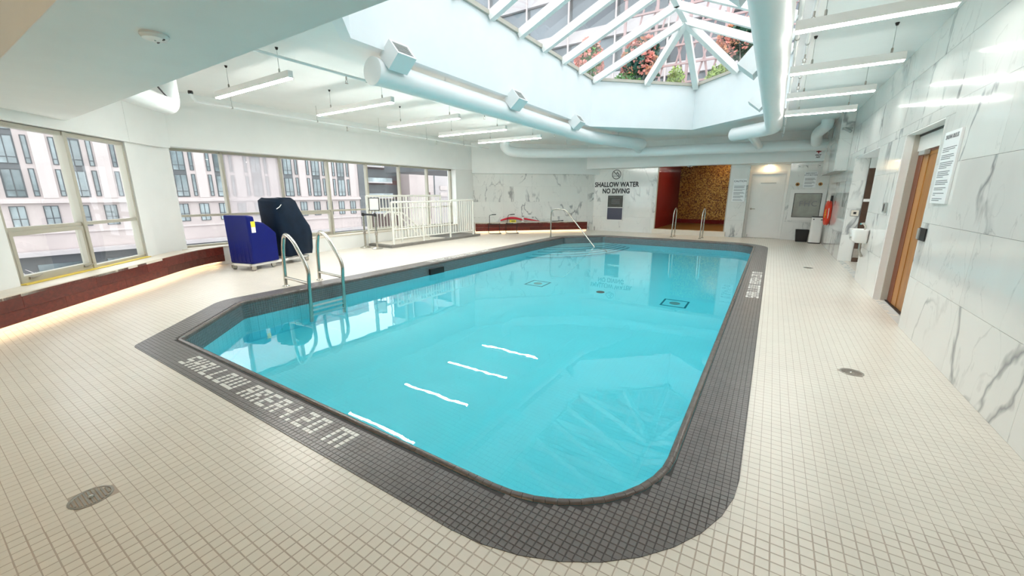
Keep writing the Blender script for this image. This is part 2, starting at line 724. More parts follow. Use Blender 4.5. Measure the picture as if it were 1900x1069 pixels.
def tile_field(name, cx, cy, z, w, h, m, parent, singles, extra=None, seed=1):
    """tiles at centres cx, cy: the largest in view as objects, the rest joined"""
    org = wpos(parent)
    zz = np.full(cx.shape, float(z))
    px, py, d = project(cx, cy, zz)
    vis = (d > 0.3) & (px > 5) & (px < 1895) & (py > 5) & (py < 1064)
    size = np.where(vis, (CAM_H-zz)/np.maximum(d, 0.1)**3, 0)
    order = np.argsort(-size)
    k = min(singles, int(vis.sum()))
    me = tile_mesh(name, w, w, h, m)
    for i in order[:k]:
        o = bpy.data.objects.new(name, me)
        o.parent = parent
        o.location = (cx[i]-org.x, cy[i]-org.y, z-org.z)
        COL.objects.link(o)
    rest = order[k:]
    n = len(rest)
    a, ch = w/2, 0.002
    base = np.array([(-a, -a, -h), (a, -a, -h), (a, a, -h), (-a, a, -h), (-a, -a, 0), (a, -a, 0), (a, a, 0), (-a, a, 0)], np.float32)
    rs = np.random.RandomState(seed)
    cen = np.stack([cx[rest]-org.x, cy[rest]-org.y, np.full(n, z-org.z)+rs.uniform(-0.0004, 0.0002, n)], 1).astype(np.float32)
    V = (cen[:, None, :]+base[None]).reshape(-1, 3)
    fb = np.array([(4, 5, 6, 7), (0, 1, 5, 4), (1, 2, 6, 5), (2, 3, 7, 6), (3, 0, 4, 7)], np.int32)
    Fq = (fb[None]+(np.arange(n)*8)[:, None, None]).reshape(-1, 4)
    loops = Fq.reshape(-1)
    starts = np.arange(0, len(loops), 4)
    tot = np.full(len(starts), 4)
    if extra:
        vx, lx, sx, tx = [], [], [], []
        vo = len(V)
        lo = len(loops)
        for poly in extra:
            q = len(poly)
            vx += [(p[0]-org.x, p[1]-org.y, z-org.z) for p in poly]+[(p[0]-org.x, p[1]-org.y, z-org.z-h) for p in poly]
            fs = [list(range(q))]+[[q+i, q+(i+1) % q, (i+1) % q, i] for i in range(q)]
            for ff in fs:
                sx.append(lo)
                tx.append(len(ff))
                lx += [vo+i for i in ff]
                lo += len(ff)
            vo += 2*q
        V = np.concatenate([V, np.array(vx, np.float32)])
        loops = np.concatenate([loops, np.array(lx)])
        starts = np.concatenate([starts, np.array(sx)])
        tot = np.concatenate([tot, np.array(tx)])
    mesh = bpy.data.meshes.new(name+'_field')
    mesh.vertices.add(len(V))
    mesh.vertices.foreach_set('co', V.reshape(-1).astype(np.float32))
    mesh.loops.add(len(loops))
    mesh.loops.foreach_set('vertex_index', loops.astype(np.int32))
    mesh.polygons.add(len(starts))
    mesh.polygons.foreach_set('loop_start', starts.astype(np.int32))
    mesh.polygons.foreach_set('loop_total', tot.astype(np.int32))
    mesh.update(calc_edges=True)
    mesh.validate()
    mesh.shade_flat()
    mesh.materials.append(MATS[m])
    o = bpy.data.objects.new(name+'_field', mesh)
    o.parent = parent
    o['kind'] = 'stuff'
    COL.objects.link(o)
    return o


def text_mesh(txt, size, org, xd, zd, m, parent, name='lettering', extrude=0.003, align='CENTER', bold=0.0, xscale=1.0, spacing=1.0):
    """lettering built as a mesh standing on the plane spanned by xd (reading direction) and zd (up)"""
    cu = bpy.data.curves.new('txt', 'FONT')
    cu.body = txt
    cu.size = size
    cu.align_x = align
    cu.extrude = extrude
    cu.offset = bold
    cu.space_character = spacing
    t = bpy.data.objects.new('txt', cu)
    COL.objects.link(t)
    dg = bpy.context.evaluated_depsgraph_get()
    dg.update()
    me = bpy.data.meshes.new_from_object(t.evaluated_get(dg))
    bpy.data.objects.remove(t)
    bpy.data.curves.remove(cu)
    X, Z = Vector(xd).normalized(), Vector(zd).normalized()
    Nn = X.cross(Z)
    base = Vector(org)-(wpos(parent) if parent else Vector((0, 0, 0)))
    for v in me.vertices:
        c = v.co.copy()
        v.co = base+X*c.x*xscale+Z*c.y+Nn*c.z
    me.name = name
    me.materials.clear()
    me.materials.append(MATS[m])
    o = bpy.data.objects.new(name, me)
    COL.objects.link(o)
    if parent:
        o.parent = parent
    return o


# ------------------------------------------------------------------ plan of the room
S2 = math.sqrt(0.5)
ZC = 3.42                      # ceiling
POOL_OUT = fillet([(-5.28, 1.14), (0.03, 1.14), (0.03, 14.63), (-5.27, 14.63), (-6.57, 13.33), (-6.57, 2.43)],
                  [0.14, 1.1, 1.1, 0.3, 0.4, 0.5])
POOL_IN = fillet([(-5.13, 1.5), (-0.34, 1.5), (-0.34, 14.27), (-5.11, 14.27), (-6.2, 13.18), (-6.2, 2.57)],
                 [0.09, 0.73, 0.73, 0.12, 0.12, 0.14])
WATER_Z = -0.235
POOL_Z = -1.43


def fr_diag_near(p):     # u along the near-left window wall, n inward, z up; u = 0 at the mullion of the corner window
    u, n, z = p
    return (-8.55-u*S2+n*S2, 1.65+u*S2+n*S2, z)


def fr_diag_far(p):      # u along the far-left wall towards the far wall, n inward
    u, n, z = p
    return (-10.0+u*S2+n*S2, 12.80+u*S2-n*S2, z)


# ------------------------------------------------------------------ floor
floor = struct('floor')
room = [(2.3, -2.6), (2.3, 16.9), (-6.6, 16.9), (-10.4, 12.9), (-10.4, 2.9), (-4.3, -2.6)]
MB().holed(room, offset_poly(POOL_IN, 0.06), -0.30, -0.0008).build('grout_bed', 'floor_grout', floor)
P1 = 0.0535
gx, gy = np.meshgrid(np.arange(-10.3, 2.2, P1)+0.012, np.arange(-2.0, 16.6, P1)+0.02)
gx, gy = gx.ravel(), gy.ravel()
h = P1/2
keep = inside(room, gx, gy) & ~((gx > 1.5) & ~((gy > 9.3) & (gy < 11.8)))
allin = np.ones(gx.shape, bool)
for sx in (-h, h):
    for sy in (-h, h):
        allin &= inside(POOL_OUT, gx+sx, gy+sy)
keep &= ~allin
drains_at = [(-2.74, 0.31), (0.75, 4.28), (0.78, 10.29)]
for dx, dy in drains_at:
    keep &= (gx-dx)**2+(gy-dy)**2 > 0.085**2
gx, gy = gx[keep], gy[keep]
tile_field('floor_tile', gx, gy, 0.0, P1-0.0028, 0.006, 'floor_tile', floor, 300, seed=2)

for i, ((dx, dy), lab) in enumerate(zip(drains_at, (
        'round steel floor drain in the cream tiles before the shallow area lettering',
        'round steel floor drain in the tiles beside the marble wall',
        'round steel floor drain in the tiles across from the wall basin'))):
    t = thing('floor_drain', lab, 'drain', (dx, dy, 0))
    MB().lathe((dx, dy, 0), [(0.085, -0.006), (0.085, 0.002), (0.075, 0.003), (0.072, -0.001)], 28).build('rim', 'steel_dull', t, smooth=30)
    mb = MB()
    for k in range(-4, 5):
        L_ = math.sqrt(0.07**2-(k*0.0155)**2)
        mb.box(dx-L_, dx+L_, dy+k*0.0155-0.0045, dy+k*0.0155+0.0045, -0.004, 0.0025)
    mb.build('grate', 'steel_dull', t)
    MB().lathe((dx, dy, 0.002), [(0.014, 0), (0.012, 0.004), (0.001, 0.005)], 12).build('screw', 'steel', t)

# ------------------------------------------------------------------ pool: grey border, walls, floor, water
pool = thing('swimming_pool', 'tiled indoor swimming pool with grey border and chamfered corners', 'pool', (0, 0, 0))
MB().holed(POOL_OUT, offset_poly(POOL_IN, 0.05), -0.02, 0.0015).build('border_bed', 'grey_grout', pool)
P2 = 0.0345
GX0, GY0 = -6.6, 1.12
nx, ny = 196, 396
ix, iy = np.meshgrid(np.arange(nx), np.arange(ny))
ix, iy = ix.ravel(), iy.ravel()
bx_, by_ = GX0+(ix+0.5)*P2, GY0+(iy+0.5)*P2
# lettering made of white tiles
FONT = {'S': ['111', '100', '111', '001', '111'], 'H': ['101', '101', '111', '101', '101'], 'A': ['111', '101', '111', '101', '101'],
        'L': ['100', '100', '100', '100', '111'], 'O': ['111', '101', '101', '101', '111'], 'W': ['10101', '10101', '10101', '10101', '11111'],
        'R': ['111', '101', '110', '101', '101'], 'E': ['111', '100', '111', '100', '111'], '-': ['00', '00', '11', '00', '00'],
        '1': ['1', '1', '1', '1', '1'], '.': ['0', '0', '0', '0', '1'], '2': ['111', '001', '111', '100', '111'],
        '0': ['111', '101', '101', '101', '111'], 'M': ['11111', '10101', '10101', '10101', '10101'], ' ': ['00', '00', '00', '00', '00']}
cells = []
cur = 0
for chh in 'SHALLOW AREA-1.20 M':
    g = FONT[chh]
    for r_ in range(5):
        for c_ in range(len(g[0])):
            if g[r_][c_] == '1':
                cells.append((cur+c_, 4-r_))
    cur += len(g[0])+(0 if chh in ' -' else 1)
letters = set()
i0, j0 = int((-4.41-GX0)/P2), int((1.225-GY0)/P2)
near_l = {(i0+c, j0+r) for c, r in cells}
i1, j1 = int((-0.035-GX0)/P2), int((6.78-GY0)/P2)
right_l = {(i1-r, j1+c) for c, r in cells}
i2, j2 = int((-6.50-GX0)/P2), int((8.95-GY0)/P2)
left_l = {(i2+r, j2-c) for c, r in cells}
letters = near_l | right_l | left_l
q = P2/2-0.0015
corners = [(bx_+sx*q, by_+sy*q) for sx, sy in ((-1, -1), (1, -1), (1, 1), (-1, 1))]
inn = offset_poly(POOL_IN, 0.042)
any_in = np.zeros(bx_.shape, bool)
all_out = np.ones(bx_.shape, bool)
any_out = np.zeros(bx_.shape, bool)
for X_, Y_ in corners:
    any_in |= inside(inn, X_, Y_)
    o_ = inside(POOL_OUT, X_, Y_)
    all_out &= o_
    any_out |= o_
isl = np.array([(a, b) in letters for a, b in zip(ix, iy)])
full = all_out & ~any_in
cut = any_out & ~all_out & ~any_in
cutpolys = []
for k in np.nonzero(cut)[0]:
    pg = clip_convex([(c[0][k], c[1][k]) for c in corners], POOL_OUT)
    if len(pg) >= 3:
        cutpolys.append(pg)
a = full & ~isl
tile_field('border_tile', bx_[a], by_[a], 0.0032, P2-0.003, 0.004, 'grey_tile', pool, 300, extra=cutpolys, seed=3)
a = full & isl
tile_field('letter_tile', bx_[a], by_[a], 0.0034, P2-0.003, 0.004, 'letter_tile', pool, 260, seed=4)


def ring_pts(poly, step):
    """resample a closed polygon"""
    P = [Vector(p) for p in poly]
    out = []
    for i in range(len(P)):
        a_, b_ = P[i], P[(i+1) % len(P)]
        n_ = max(1, int(round((b_-a_).length/step)))
        for j in range(n_):
            out.append(a_.lerp(b_, j/n_))
    return out


# rounded nosing along the water side, made of short pieces
rp = ring_pts(POOL_IN, 0.05)
mb = MB()
prof = [(0.047, 0.002), (0.041, 0.009), (0.030, 0.013), (0.016, 0.012), (0.005, 0.005), (0.0, -0.008), (0.0, -0.035)]
n_ = len(rp)
for i in range(n_):
    a_, b_ = rp[i], rp[(i+1) % n_]
    ta = (rp[(i+1) % n_]-rp[i-1]).normalized()
    tb = (rp[(i+2) % n_]-rp[i]).normalized()
    na, nb = Vector((ta.y, -ta.x)), Vector((tb.y, -tb.x))
    g_ = 0.015
    a2, b2 = a_.lerp(b_, g_), b_.lerp(a_, g_)
    v = [(a2.x+na.x*o_, a2.y+na.y*o_, z_) for o_, z_ in prof]+[(b2.x+nb.x*o_, b2.y+nb.y*o_, z_) for o_, z_ in prof]
    k = len(prof)
    mb.add(v, [(j, k+j, k+j+1, j+1) for j in range(k-1)]+[tuple(range(k)), tuple(range(2*k-1, k-1, -1))])
o = mb.build('nosing_tile', 'nosing', pool, smooth=50)
o['kind'] = 'stuff'
# backing under the nosing and the tiled wall, as one curtain wall around the basin
mb = MB()
rp = ring_pts(POOL_IN, 0.5)
wo = offset_poly([(p.x, p.y) for p in rp], 0.012)
n_ = len(wo)
v = [(p[0], p[1], -0.001) for p in wo]+[(p[0], p[1], POOL_Z-0.02) for p in wo]
mb.add(v, [(i, (i+1) % n_, n_+(i+1) % n_, n_+i) for i in range(n_)])
mb.build('basin_wall', 'pool_grout', pool, fix=False)
# wall tiles: grey band at the waterline, aqua below
def wall_tiles(name, m, z_top, rows, pitch):
    mb = MB()
    rp = ring_pts(POOL_IN, pitch)
    n_ = len(rp)
    for i in range(n_):
        a_, b_ = rp[i], rp[(i+1) % n_]
        t = (b_-a_).normalized()
        nn = Vector((t.y, -t.x))
        g = 0.0016
        a2, b2 = a_+t*g, b_-t*g
        for r_ in range(rows):
            z1, z0 = z_top-r_*pitch-g, z_top-(r_+1)*pitch+g
            f0, f1 = nn*0.004, nn*0.012
            mb.add([(a2.x+f0.x, a2.y+f0.y, z0), (b2.x+f0.x, b2.y+f0.y, z0), (b2.x+f0.x, b2.y+f0.y, z1), (a2.x+f0.x, a2.y+f0.y, z1),
                    (a2.x+f1.x, a2.y+f1.y, z0), (b2.x+f1.x, b2.y+f1.y, z0), (b2.x+f1.x, b2.y+f1.y, z1), (a2.x+f1.x, a2.y+f1.y, z1)],
                   [(3, 2, 1, 0), (0, 1, 5, 4), (1, 2, 6, 5), (2, 3, 7, 6), (3, 0, 4, 7)])
    o = mb.build(name, m, pool, fix=False)
    o['kind'] = 'stuff'
    return o


wall_tiles('waterline_tile', 'band_tile', -0.030, 7, P2)
wall_tiles('pool_wall_tile', 'pool_tile', -0.030-7*P2, 10, 0.107)
MB().prism(offset_poly(POOL_IN, 0.25), POOL_Z-0.12, POOL_Z-0.001).build('basin_floor', 'pool_grout', pool)
P3 = 0.0535
fx, fy = np.meshgrid(np.arange(-6.3, -0.2, P3), np.arange(1.45, 14.4, P3))
fx, fy = fx.ravel(), fy.ravel()
k = inside(offset_poly(POOL_IN, 0.05), fx, fy)
tile_field('pool_floor_tile', fx[k], fy[k], POOL_Z, P3-0.0028, 0.006, 'pool_tile', pool, 300, seed=5)
# curved entry steps in the far left corner
for k in range(5):
    s = 0.62+0.34*k
    c0 = Vector((-6.2, 14.27-1.6-s*1.1))
    c1 = Vector((-6.2+1.25+s*0.42, 14.27))
    arc = []
    for j in range(17):
        t = j/16
        mid = Vector((-6.2+(0.95+s*0.55), 14.27-(1.25+s*0.85)))
        arc.append(c0*(1-t)**2+mid*2*t*(1-t)+c1*t*t)
    top = WATER_Z-0.08-0.2*k
    poly = [(p.x, p.y) for p in arc]+[(-5.1, 14.29), (-6.22, 13.18)]
    st = MB().prism(poly, POOL_Z-0.002, top).build('entry_step', 'pool_tile', pool)
    mb = MB()
    strip = [(p.x, p.y) for p in arc]
    ins = []
    for j, p in enumerate(arc):
        t = (arc[min(j+1, 16)]-arc[max(j-1, 0)]).normalized()
        ins.append((p.x-t.y*0.055, p.y+t.x*0.055))
    mb.prism(strip+ins[::-1], top-0.03, top+0.003)
    mb.build('step_edge', 'pool_dark', st)
# fittings
mb = MB().box(-6.199, -6.15, 6.30, 6.74, -0.235, -0.105)
mb.build('skimmer_mouth', 'black', pool)


def refr(px, py):
    d = fw*F_PX+rt*(px-950)-upv*(py-534.5)
    d.normalize()
    t = (WATER_Z-CAM_H)/d.z
    p = Vector((0, 0, CAM_H))+d*t
    n = Vector((0, 0, 1))
    e = 1/1.333
    c = -d.dot(n)
    r = d*e+n*(e*c-math.sqrt(1-e*e*(1-c*c)))
    return p+r*((POOL_Z-WATER_Z)/r.z)


for px, py in ((998, 526), (1252, 563)):
    c = refr(px, py)
    mb = MB()
    s0, s1 = 0.235, 0.200
    for a0, a1, b0, b1 in ((-s0, s0, -s0, -s1), (-s0, s0, s1, s0), (-s0, -s1, -s1, s1), (s1, s0, -s1, s1)):
        mb.box(c.x+a0, c.x+a1, c.y+b0, c.y+b1, POOL_Z-0.001, POOL_Z+0.004)
    q = mb.build('main_drain', 'pool_dark', pool)
    MB().lathe((c.x, c.y, POOL_Z), [(0.10, 0), (0.10, 0.006), (0.02, 0.012)], 20).build('drain_grate', 'grey_metal', q)
c = refr(1114, 542)
MB().lathe((c.x, c.y, POOL_Z), [(0.09, 0), (0.085, 0.012), (0.01, 0.016)], 18).build('floor_outlet', 'black', pool)

mb = MB()
wp = offset_poly(POOL_IN, 0.03)
mb.prism(wp, POOL_Z-0.05, WATER_Z)
water = mb.build('pool_water', 'water', None)
tag(water, 'still clear aqua water filling the swimming pool', 'water', kind='stuff')

# ------------------------------------------------------------------ walls
def subtract(rect, hole):
    u0, u1, z0, z1 = rect
    a0, a1, b0, b1 = hole
    if a1 <= u0 or a0 >= u1 or b1 <= z0 or b0 >= z1:
        return [rect]
    out = []
    if b0 > z0:
        out.append((u0, u1, z0, b0))
    if b1 < z1:
        out.append((u0, u1, b1, z1))
    zz0, zz1 = max(z0, b0), min(z1, b1)
    if a0 > u0:
        out.append((u0, a0, zz0, zz1))
    if a1 < u1:
        out.append((a1, u1, zz0, zz1))
    return out


def wall_pieces(u0, u1, z0, z1, holes):
    rs = [(u0, u1, z0, z1)]
    for hl in holes:
        rs = [p for r in rs for p in subtract(r, hl)]
    return rs


def slabs(parent, frame, u0, u1, z0, z1, holes, du=1.2, dz=0.6, t=0.014, off=0.0, m='marble', ustart=None):
    """marble slabs as separate pieces; frame maps (u, n, z); front face at n = off + t"""
    us = u0 if ustart is None else ustart
    i = 0
    u = us
    while u < u1-0.01:
        ua, ub = max(u, u0), min(u+du, u1)
        z = 0.0
        while z < z1-0.01:
            za, zb = max(z, z0), min(z+dz, z1)
            if ub-ua > 0.01 and zb-za > 0.01:
                for r in wall_pieces(ua, ub, za, zb, holes):
                    g = 0.0012
                    if r[1]-r[0] < 0.01 or r[3]-r[2] < 0.01:
                        continue
                    c = frame(((r[0]+r[1])/2, off, (r[2]+r[3])/2))
                    mb = MB(frame)
                    mb.box(r[0]+g, r[1]-g, off-0.004, off+t, r[2]+g, r[3]-g)
                    pw = wpos(parent)
                    me = bpy.data.meshes.new('marble_slab')
                    me.from_pydata([(p[0]-c[0], p[1]-c[1], p[2]-c[2]) for p in mb.v], [], mb.f)
                    bm = bmesh.new()
                    bm.from_mesh(me)
                    bmesh.ops.recalc_face_normals(bm, faces=bm.faces)
                    bm.to_mesh(me)
                    bm.free()
                    me.materials.append(MATS[m])
                    o = bpy.data.objects.new('marble_slab', me)
                    o.parent = parent
                    o.location = Vector(c)-pw
                    COL.objects.link(o)
            z += dz
        u += du


# right wall: u = y, n towards -x
fr_right = lambda p: (1.415-p[1], p[0], p[2])
DOOR_S = (6.17, 7.72, 0.0, 2.28)
DOOR_H = (9.33, 11.82, 0.0, 2.28)
wall_right = struct('wall_right')
mb = MB(fr_right)
for r in wall_pieces(-2.6, 16.7, -0.02, ZC+0.05, [DOOR_S, DOOR_H]):
    mb.box(r[0], r[1], -0.12, -0.004, r[2], r[3])
mb.build('backing', 'marble_grout', wall_right)
slabs(wall_right, fr_right, -2.5, 16.4, 0, ZC, [DOOR_S, DOOR_H], ustart=-2.5)
# linings of the two openings in the right wall
mb = MB()
mb.box(1.40, 1.53, 6.15, 6.17, 0, 2.28).build('reveal', 'marble', wall_right)
MB().box(1.405, 1.595, 6.175, 7.715, 2.268, 2.31).build('lintel', 'paint', wall_right)
MB().box(1.405, 2.6, 9.335, 11.80, 2.268, 2.34).build('lintel', 'paint', wall_right)
MB().box(1.53, 2.6, 9.20, 9.33, 0, 2.4).build('reveal', 'marble', wall_right)
MB().box(2.6, 2.68, 9.2, 12.0, -0.02, 2.4).build('alcove_back', 'paint', wall_right)
MB().box(1.60, 1.68, 6.0, 7.9, -0.02, 2.5).build('alcove_back', 'paint', wall_right)
fr_ret = lambda p: (p[0], 11.82-p[1], p[2])
MB().box(1.53, 2.6, 11.82, 11.92, -0.02, 2.4).build('backing', 'marble_grout', wall_right)
slabs(wall_right, fr_ret, 1.40, 1.655, 0, 2.28, [], du=0.6)

# far wall: u = x, n towards -y
fr_far = lambda p: (p[0], 16.40-p[1], p[2])
GOLD = (-3.86, -1.38, 0.0, 2.52)
DOOR_W = (-0.80, 0.34, 0.0, 2.50)
wall_far = struct('wall_far')
mb = MB(fr_far)
for r in wall_pieces(-6.55, 1.5, -0.02, ZC+0.05, [GOLD, DOOR_W]):
    mb.box(r[0], r[1], -0.12, -0.004, r[2], r[3])
mb.build('backing', 'marble_grout', wall_far)
slabs(wall_far, fr_far, -6.40, 1.40, 0, 2.58, [GOLD, DOOR_W], ustart=-6.40)
MB().box(-6.6, 1.5, 15.98, 16.40, 2.50, ZC).build('beam', 'paint', wall_far)
# door niche
MB().box(-0.86, -0.80, 16.40, 16.66, 0, 2.5).build('niche_side', 'paint', wall_far)
MB().box(0.34, 0.40, 16.40, 16.66, 0, 2.5).build('niche_side', 'paint', wall_far)
MB().box(-0.86, 0.40, 16.40, 16.70, 2.47, 2.53).build('niche_top', 'paint', wall_far)
MB().box(-0.86, 0.40, 16.66, 16.72, -0.02, 2.53).build('niche_back', 'paint', wall_far)

t = thing('niche_downlight', 'small warm downlight above the white door', 'light', (-0.25, 16.53, 2.47))
MB().lathe((-0.25, 16.53, 2.47), [(0.06, 0), (0.06, -0.008)], 16).build('rim', 'white_enamel', t)
MB().lathe((-0.25, 16.53, 2.462), [(0.045, 0), (0.045, -0.004)], 16).build('lens', 'lamp_warm', t)

# far-left diagonal marble wall
wall_left_far = struct('wall_left_far')
LEN_D = 5.12
mb = MB(fr_diag_far)
mb.box(-0.1, LEN_D+0.05, -0.12, -0.004, -0.02, ZC+0.05)
mb.build('backing', 'marble_grout', wall_left_far)
slabs(wall_left_far, fr_diag_far, 0.0, LEN_D, 0, 2.4, [], ustart=0.0)
mb = MB(fr_diag_far)
mb.prism([(-0.05, 0.0), (-0.05, 0.16), (LEN_D+0.3, 0.16), (LEN_D+0.3, 0.0)], 2.29, ZC)
mb.build('bulkhead', 'paint', wall_left_far)

# left window wall
W2 = (3.01, 11.78)                     # windows of the long wall
wall_left = struct('wall_left')
MB().box(-10.40, -10.0, 3.2, 11.80, -0.02, 0.37).build('parapet', 'paint', wall_left)
MB().box(-10.42, -9.975, 3.2, 11.80, 0.37, 0.405).build('ledge', 'sill_cream', wall_left, bevel=0.008)
MB().box(-10.40, -9.94, 3.2, 12.86, 2.40, ZC+0.05).build('bulkhead', 'paint', wall_left)
MB().box(-10.40, -10.0, 11.78, 12.86, -0.02, ZC+0.05).build('pier', 'paint', wall_left)

# rounded column between the corner window and the long window
pts = [(-9.42, 2.50), (-9.62, 2.70)]
for j in range(11):
    t = j/10
    p0, p1, p2 = Vector((-9.62, 2.70)), Vector((-9.98, 3.02)), Vector((-10.0, 3.22))
    p = p0*(1-t)**2+p1*2*t*(1-t)+p2*t*t
    pts.append((p.x, p.y))
for j in range(1, 6):
    an = math.pi/2*j/5
    pts.append((-10.06+0.06*math.cos(an), 3.25+0.06*math.sin(an)))
pts += [(-10.42, 3.31), (-10.30, 3.10), (-9.526, 2.40)]
MB().prism(pts, -0.02, ZC+0.05).build('column', 'paint', wall_left, smooth=40)

MB().prism([(-9.37, 2.56), (-9.58, 2.77), (-9.80, 3.0), (-9.90, 3.15), (-9.94, 3.3), (-10.3, 3.3), (-9.7, 2.4)], 2.372, ZC+0.05).build('corner_bulkhead', 'paint', wall_left, smooth=30)

# near-left diagonal window wall; inner face at n = 0 (x + y = -6.9)
wall_left_near = struct('wall_left_near')
mb = MB(fr_diag_near)
mb.box(-6.2, 1.30, -0.30, 0.0, -0.02, 0.40)
mb.build('parapet', 'paint', wall_left_near)
mb = MB(fr_diag_near)
mb.box(-6.2, 1.30, -0.30, 0.06, 2.37, ZC+0.05)
mb.build('bulkhead', 'paint', wall_left_near)
mb = MB(fr_diag_near)
mb.box(-6.2, -1.22, -0.30, 0.0, 0.40, 2.36)
mb.build('pier', 'paint', wall_left_near)

# back of the hall, behind the camera
wall_back = struct('wall_back')
MB().box(-4.6, 1.6, -2.65, -2.55, -0.02, ZC+0.05).build('panel', 'paint', wall_back)

# ------------------------------------------------------------------ ceiling, beam, skylight well
HEX = [(-4.75, 3.65), (-2.375, 1.35), (0.0, 3.65), (0.0, 11.65), (-2.375, 13.95), (-4.75, 11.65)]
ZT = 4.64
ho = offset_poly(HEX, 0.16)
ceiling = struct('ceiling')
MB().holed([(2.7, -2.7), (2.7, 17.0), (-10.6, 17.0), (-10.6, -2.7)], ho, ZC, ZC+0.18).build('slab', 'paint', ceiling)
trim_1 = struct('trim_1')
MB().box(-8.7, 1.42, 0.73, 1.68, 2.50, ZC).build('beam', 'paint', trim_1, bevel=0.004)
for i in range(6):
    j = (i+1) % 6
    MB().prism([HEX[i], HEX[j], ho[j], ho[i]], ZC-0.002, ZT).build('well_wall', 'paint_well', ceiling)
# marble bulkhead on the right wall at the far end
t = struct('trim_2')
MB().box(1.16, 1.41, 12.9, 16.0, 2.06, ZC).build('backing', 'marble_grout', t)
slabs(t, lambda p: (p[0], 12.9-p[1], p[2]), 1.16, 1.40, 2.06, ZC, [], du=0.6, dz=0.7)
slabs(t, lambda p: (1.16-p[1], p[0], p[2]), 12.9, 16.0, 2.06, ZC, [], dz=0.7)

# skylight: ridge, rafters, curb, panes
sky = thing('skylight', 'hipped glass skylight with white rafters over the pool', 'skylight', (-2.375, 7.65, ZT))
RZ = 5.75
r0, r1 = (-2.375, 3.65, RZ), (-2.375, 11.65, RZ)


def beam(a, b, wd, ht, name, m='white_enamel', parent=sky):
    a, b = Vector(a), Vector(b)
    t = (b-a).normalized()
    sd = t.cross(Vector((0, 0, 1)))
    sd = sd.normalized() if sd.length > 1e-4 else Vector((1, 0, 0))
    u = sd.cross(t)
    v = []
    for p in (a, b):
        for s_, h_ in ((-1, -1), (1, -1), (1, 0), (-1, 0)):
            v.append(p+sd*s_*wd/2+u*h_*ht)
    mb = MB()
    mb.add(v, [(0, 1, 2, 3), (7, 6, 5, 4), (0, 4, 5, 1), (1, 5, 6, 2), (2, 6, 7, 3), (3, 7, 4, 0)])
    return mb.build(name, m, parent)


H3 = [(p[0], p[1], ZT) for p in HEX]
for i in range(6):
    a_, b_ = Vector(H3[i]), Vector(H3[(i+1) % 6])
    beam(a_+Vector((0, 0, 0.07)), b_+Vector((0, 0, 0.07)), 0.10, 0.075, 'curb', 'trim_greige')
beam(r0, r1, 0.12, 0.14, 'ridge')
ys = [3.65+k*1.0 for k in range(9)]
dz_ = Vector((0, 0, 0.05))
for s_, xs in ((-1, -4.75), (1, 0.0)):
    for k, y in enumerate(ys):
        beam(Vector((xs, y, ZT))+dz_, Vector((-2.375, y, RZ)), 0.115, 0.16, 'rafter')
    for k in range(8):
        y0, y1 = ys[k]+0.04, ys[k+1]-0.04
        MB().add([(xs, y0, ZT+0.06), (xs, y1, ZT+0.06), (-2.375, y1, RZ+0.01), (-2.375, y0, RZ+0.01)], [(0, 1, 2, 3)]).build('pane', 'glass_sky', sky, fix=False)
for apex, yr, cy_ in (((-2.375, 13.95), 11.65, 11.65), ((-2.375, 1.35), 3.65, 3.65)):
    top = Vector((-2.375, yr, RZ))
    base = [Vector((-4.75, cy_, ZT)), Vector(((-4.75-2.375)/2, (cy_+apex[1])/2, ZT)), Vector((apex[0], apex[1], ZT)),
            Vector((-2.375/2, (cy_+apex[1])/2, ZT)), Vector((0, cy_, ZT))]
    for p in base[1:4]:
        beam(p+dz_, top, 0.15, 0.17, 'hip_rafter')
    for a_, b_ in zip(base[:-1], base[1:]):
        MB().add([a_+dz_, b_+dz_, top+dz_], [(0, 1, 2)]).build('pane', 'glass_sky', sky, fix=False)

# ------------------------------------------------------------------ windows
def window_bay(parent, frame, u0, u1, z0, z1, zt, awning, m='trim_cream', glass='glass_clear', yellow=False):
    """one bay: panes above and below the transom, optional awning sash below"""
    MB(frame).box(u0, u1, -0.085, -0.075, zt+0.02, z1-0.03).build('pane', glass, parent)
    MB(frame).box(u0, u1, -0.12, -0.04, zt-0.024, zt+0.024).build('transom', m, parent)
    if awning:
        mb = MB(frame)
        a, b, c, d = u0-0.005, u1+0.005, z0+0.035, zt-0.024
        e = 0.055
        mb.box(a, b, -0.11, -0.03, c, c+e).box(a, b, -0.11, -0.03, d-e, d).box(a, a+e, -0.11, -0.03, c+e, d-e).box(b-e, b, -0.11, -0.03, c+e, d-e)
        s = mb.build('awning_sash', m, parent)
        MB(frame).box(a+e, b-e, -0.085, -0.075, c+e, d-e).build('pane', glass, s)
        for uu in (a+0.14, b-0.14):
            mb = MB(frame)
            mb.box(uu-0.03, uu+0.03, -0.03, -0.012, c+0.01, c+0.035)
            mb.tube([(uu-0.01, -0.012, c+0.02), (uu+0.02, 0.02, c+0.03), (uu+0.09, 0.03, c+0.05)], 0.007, 6)
            mb.build('latch', 'steel_dull', s)
    else:
        MB(frame).box(u0, u1, -0.085, -0.075, z0+0.03, zt-0.02).build('pane', glass, parent)


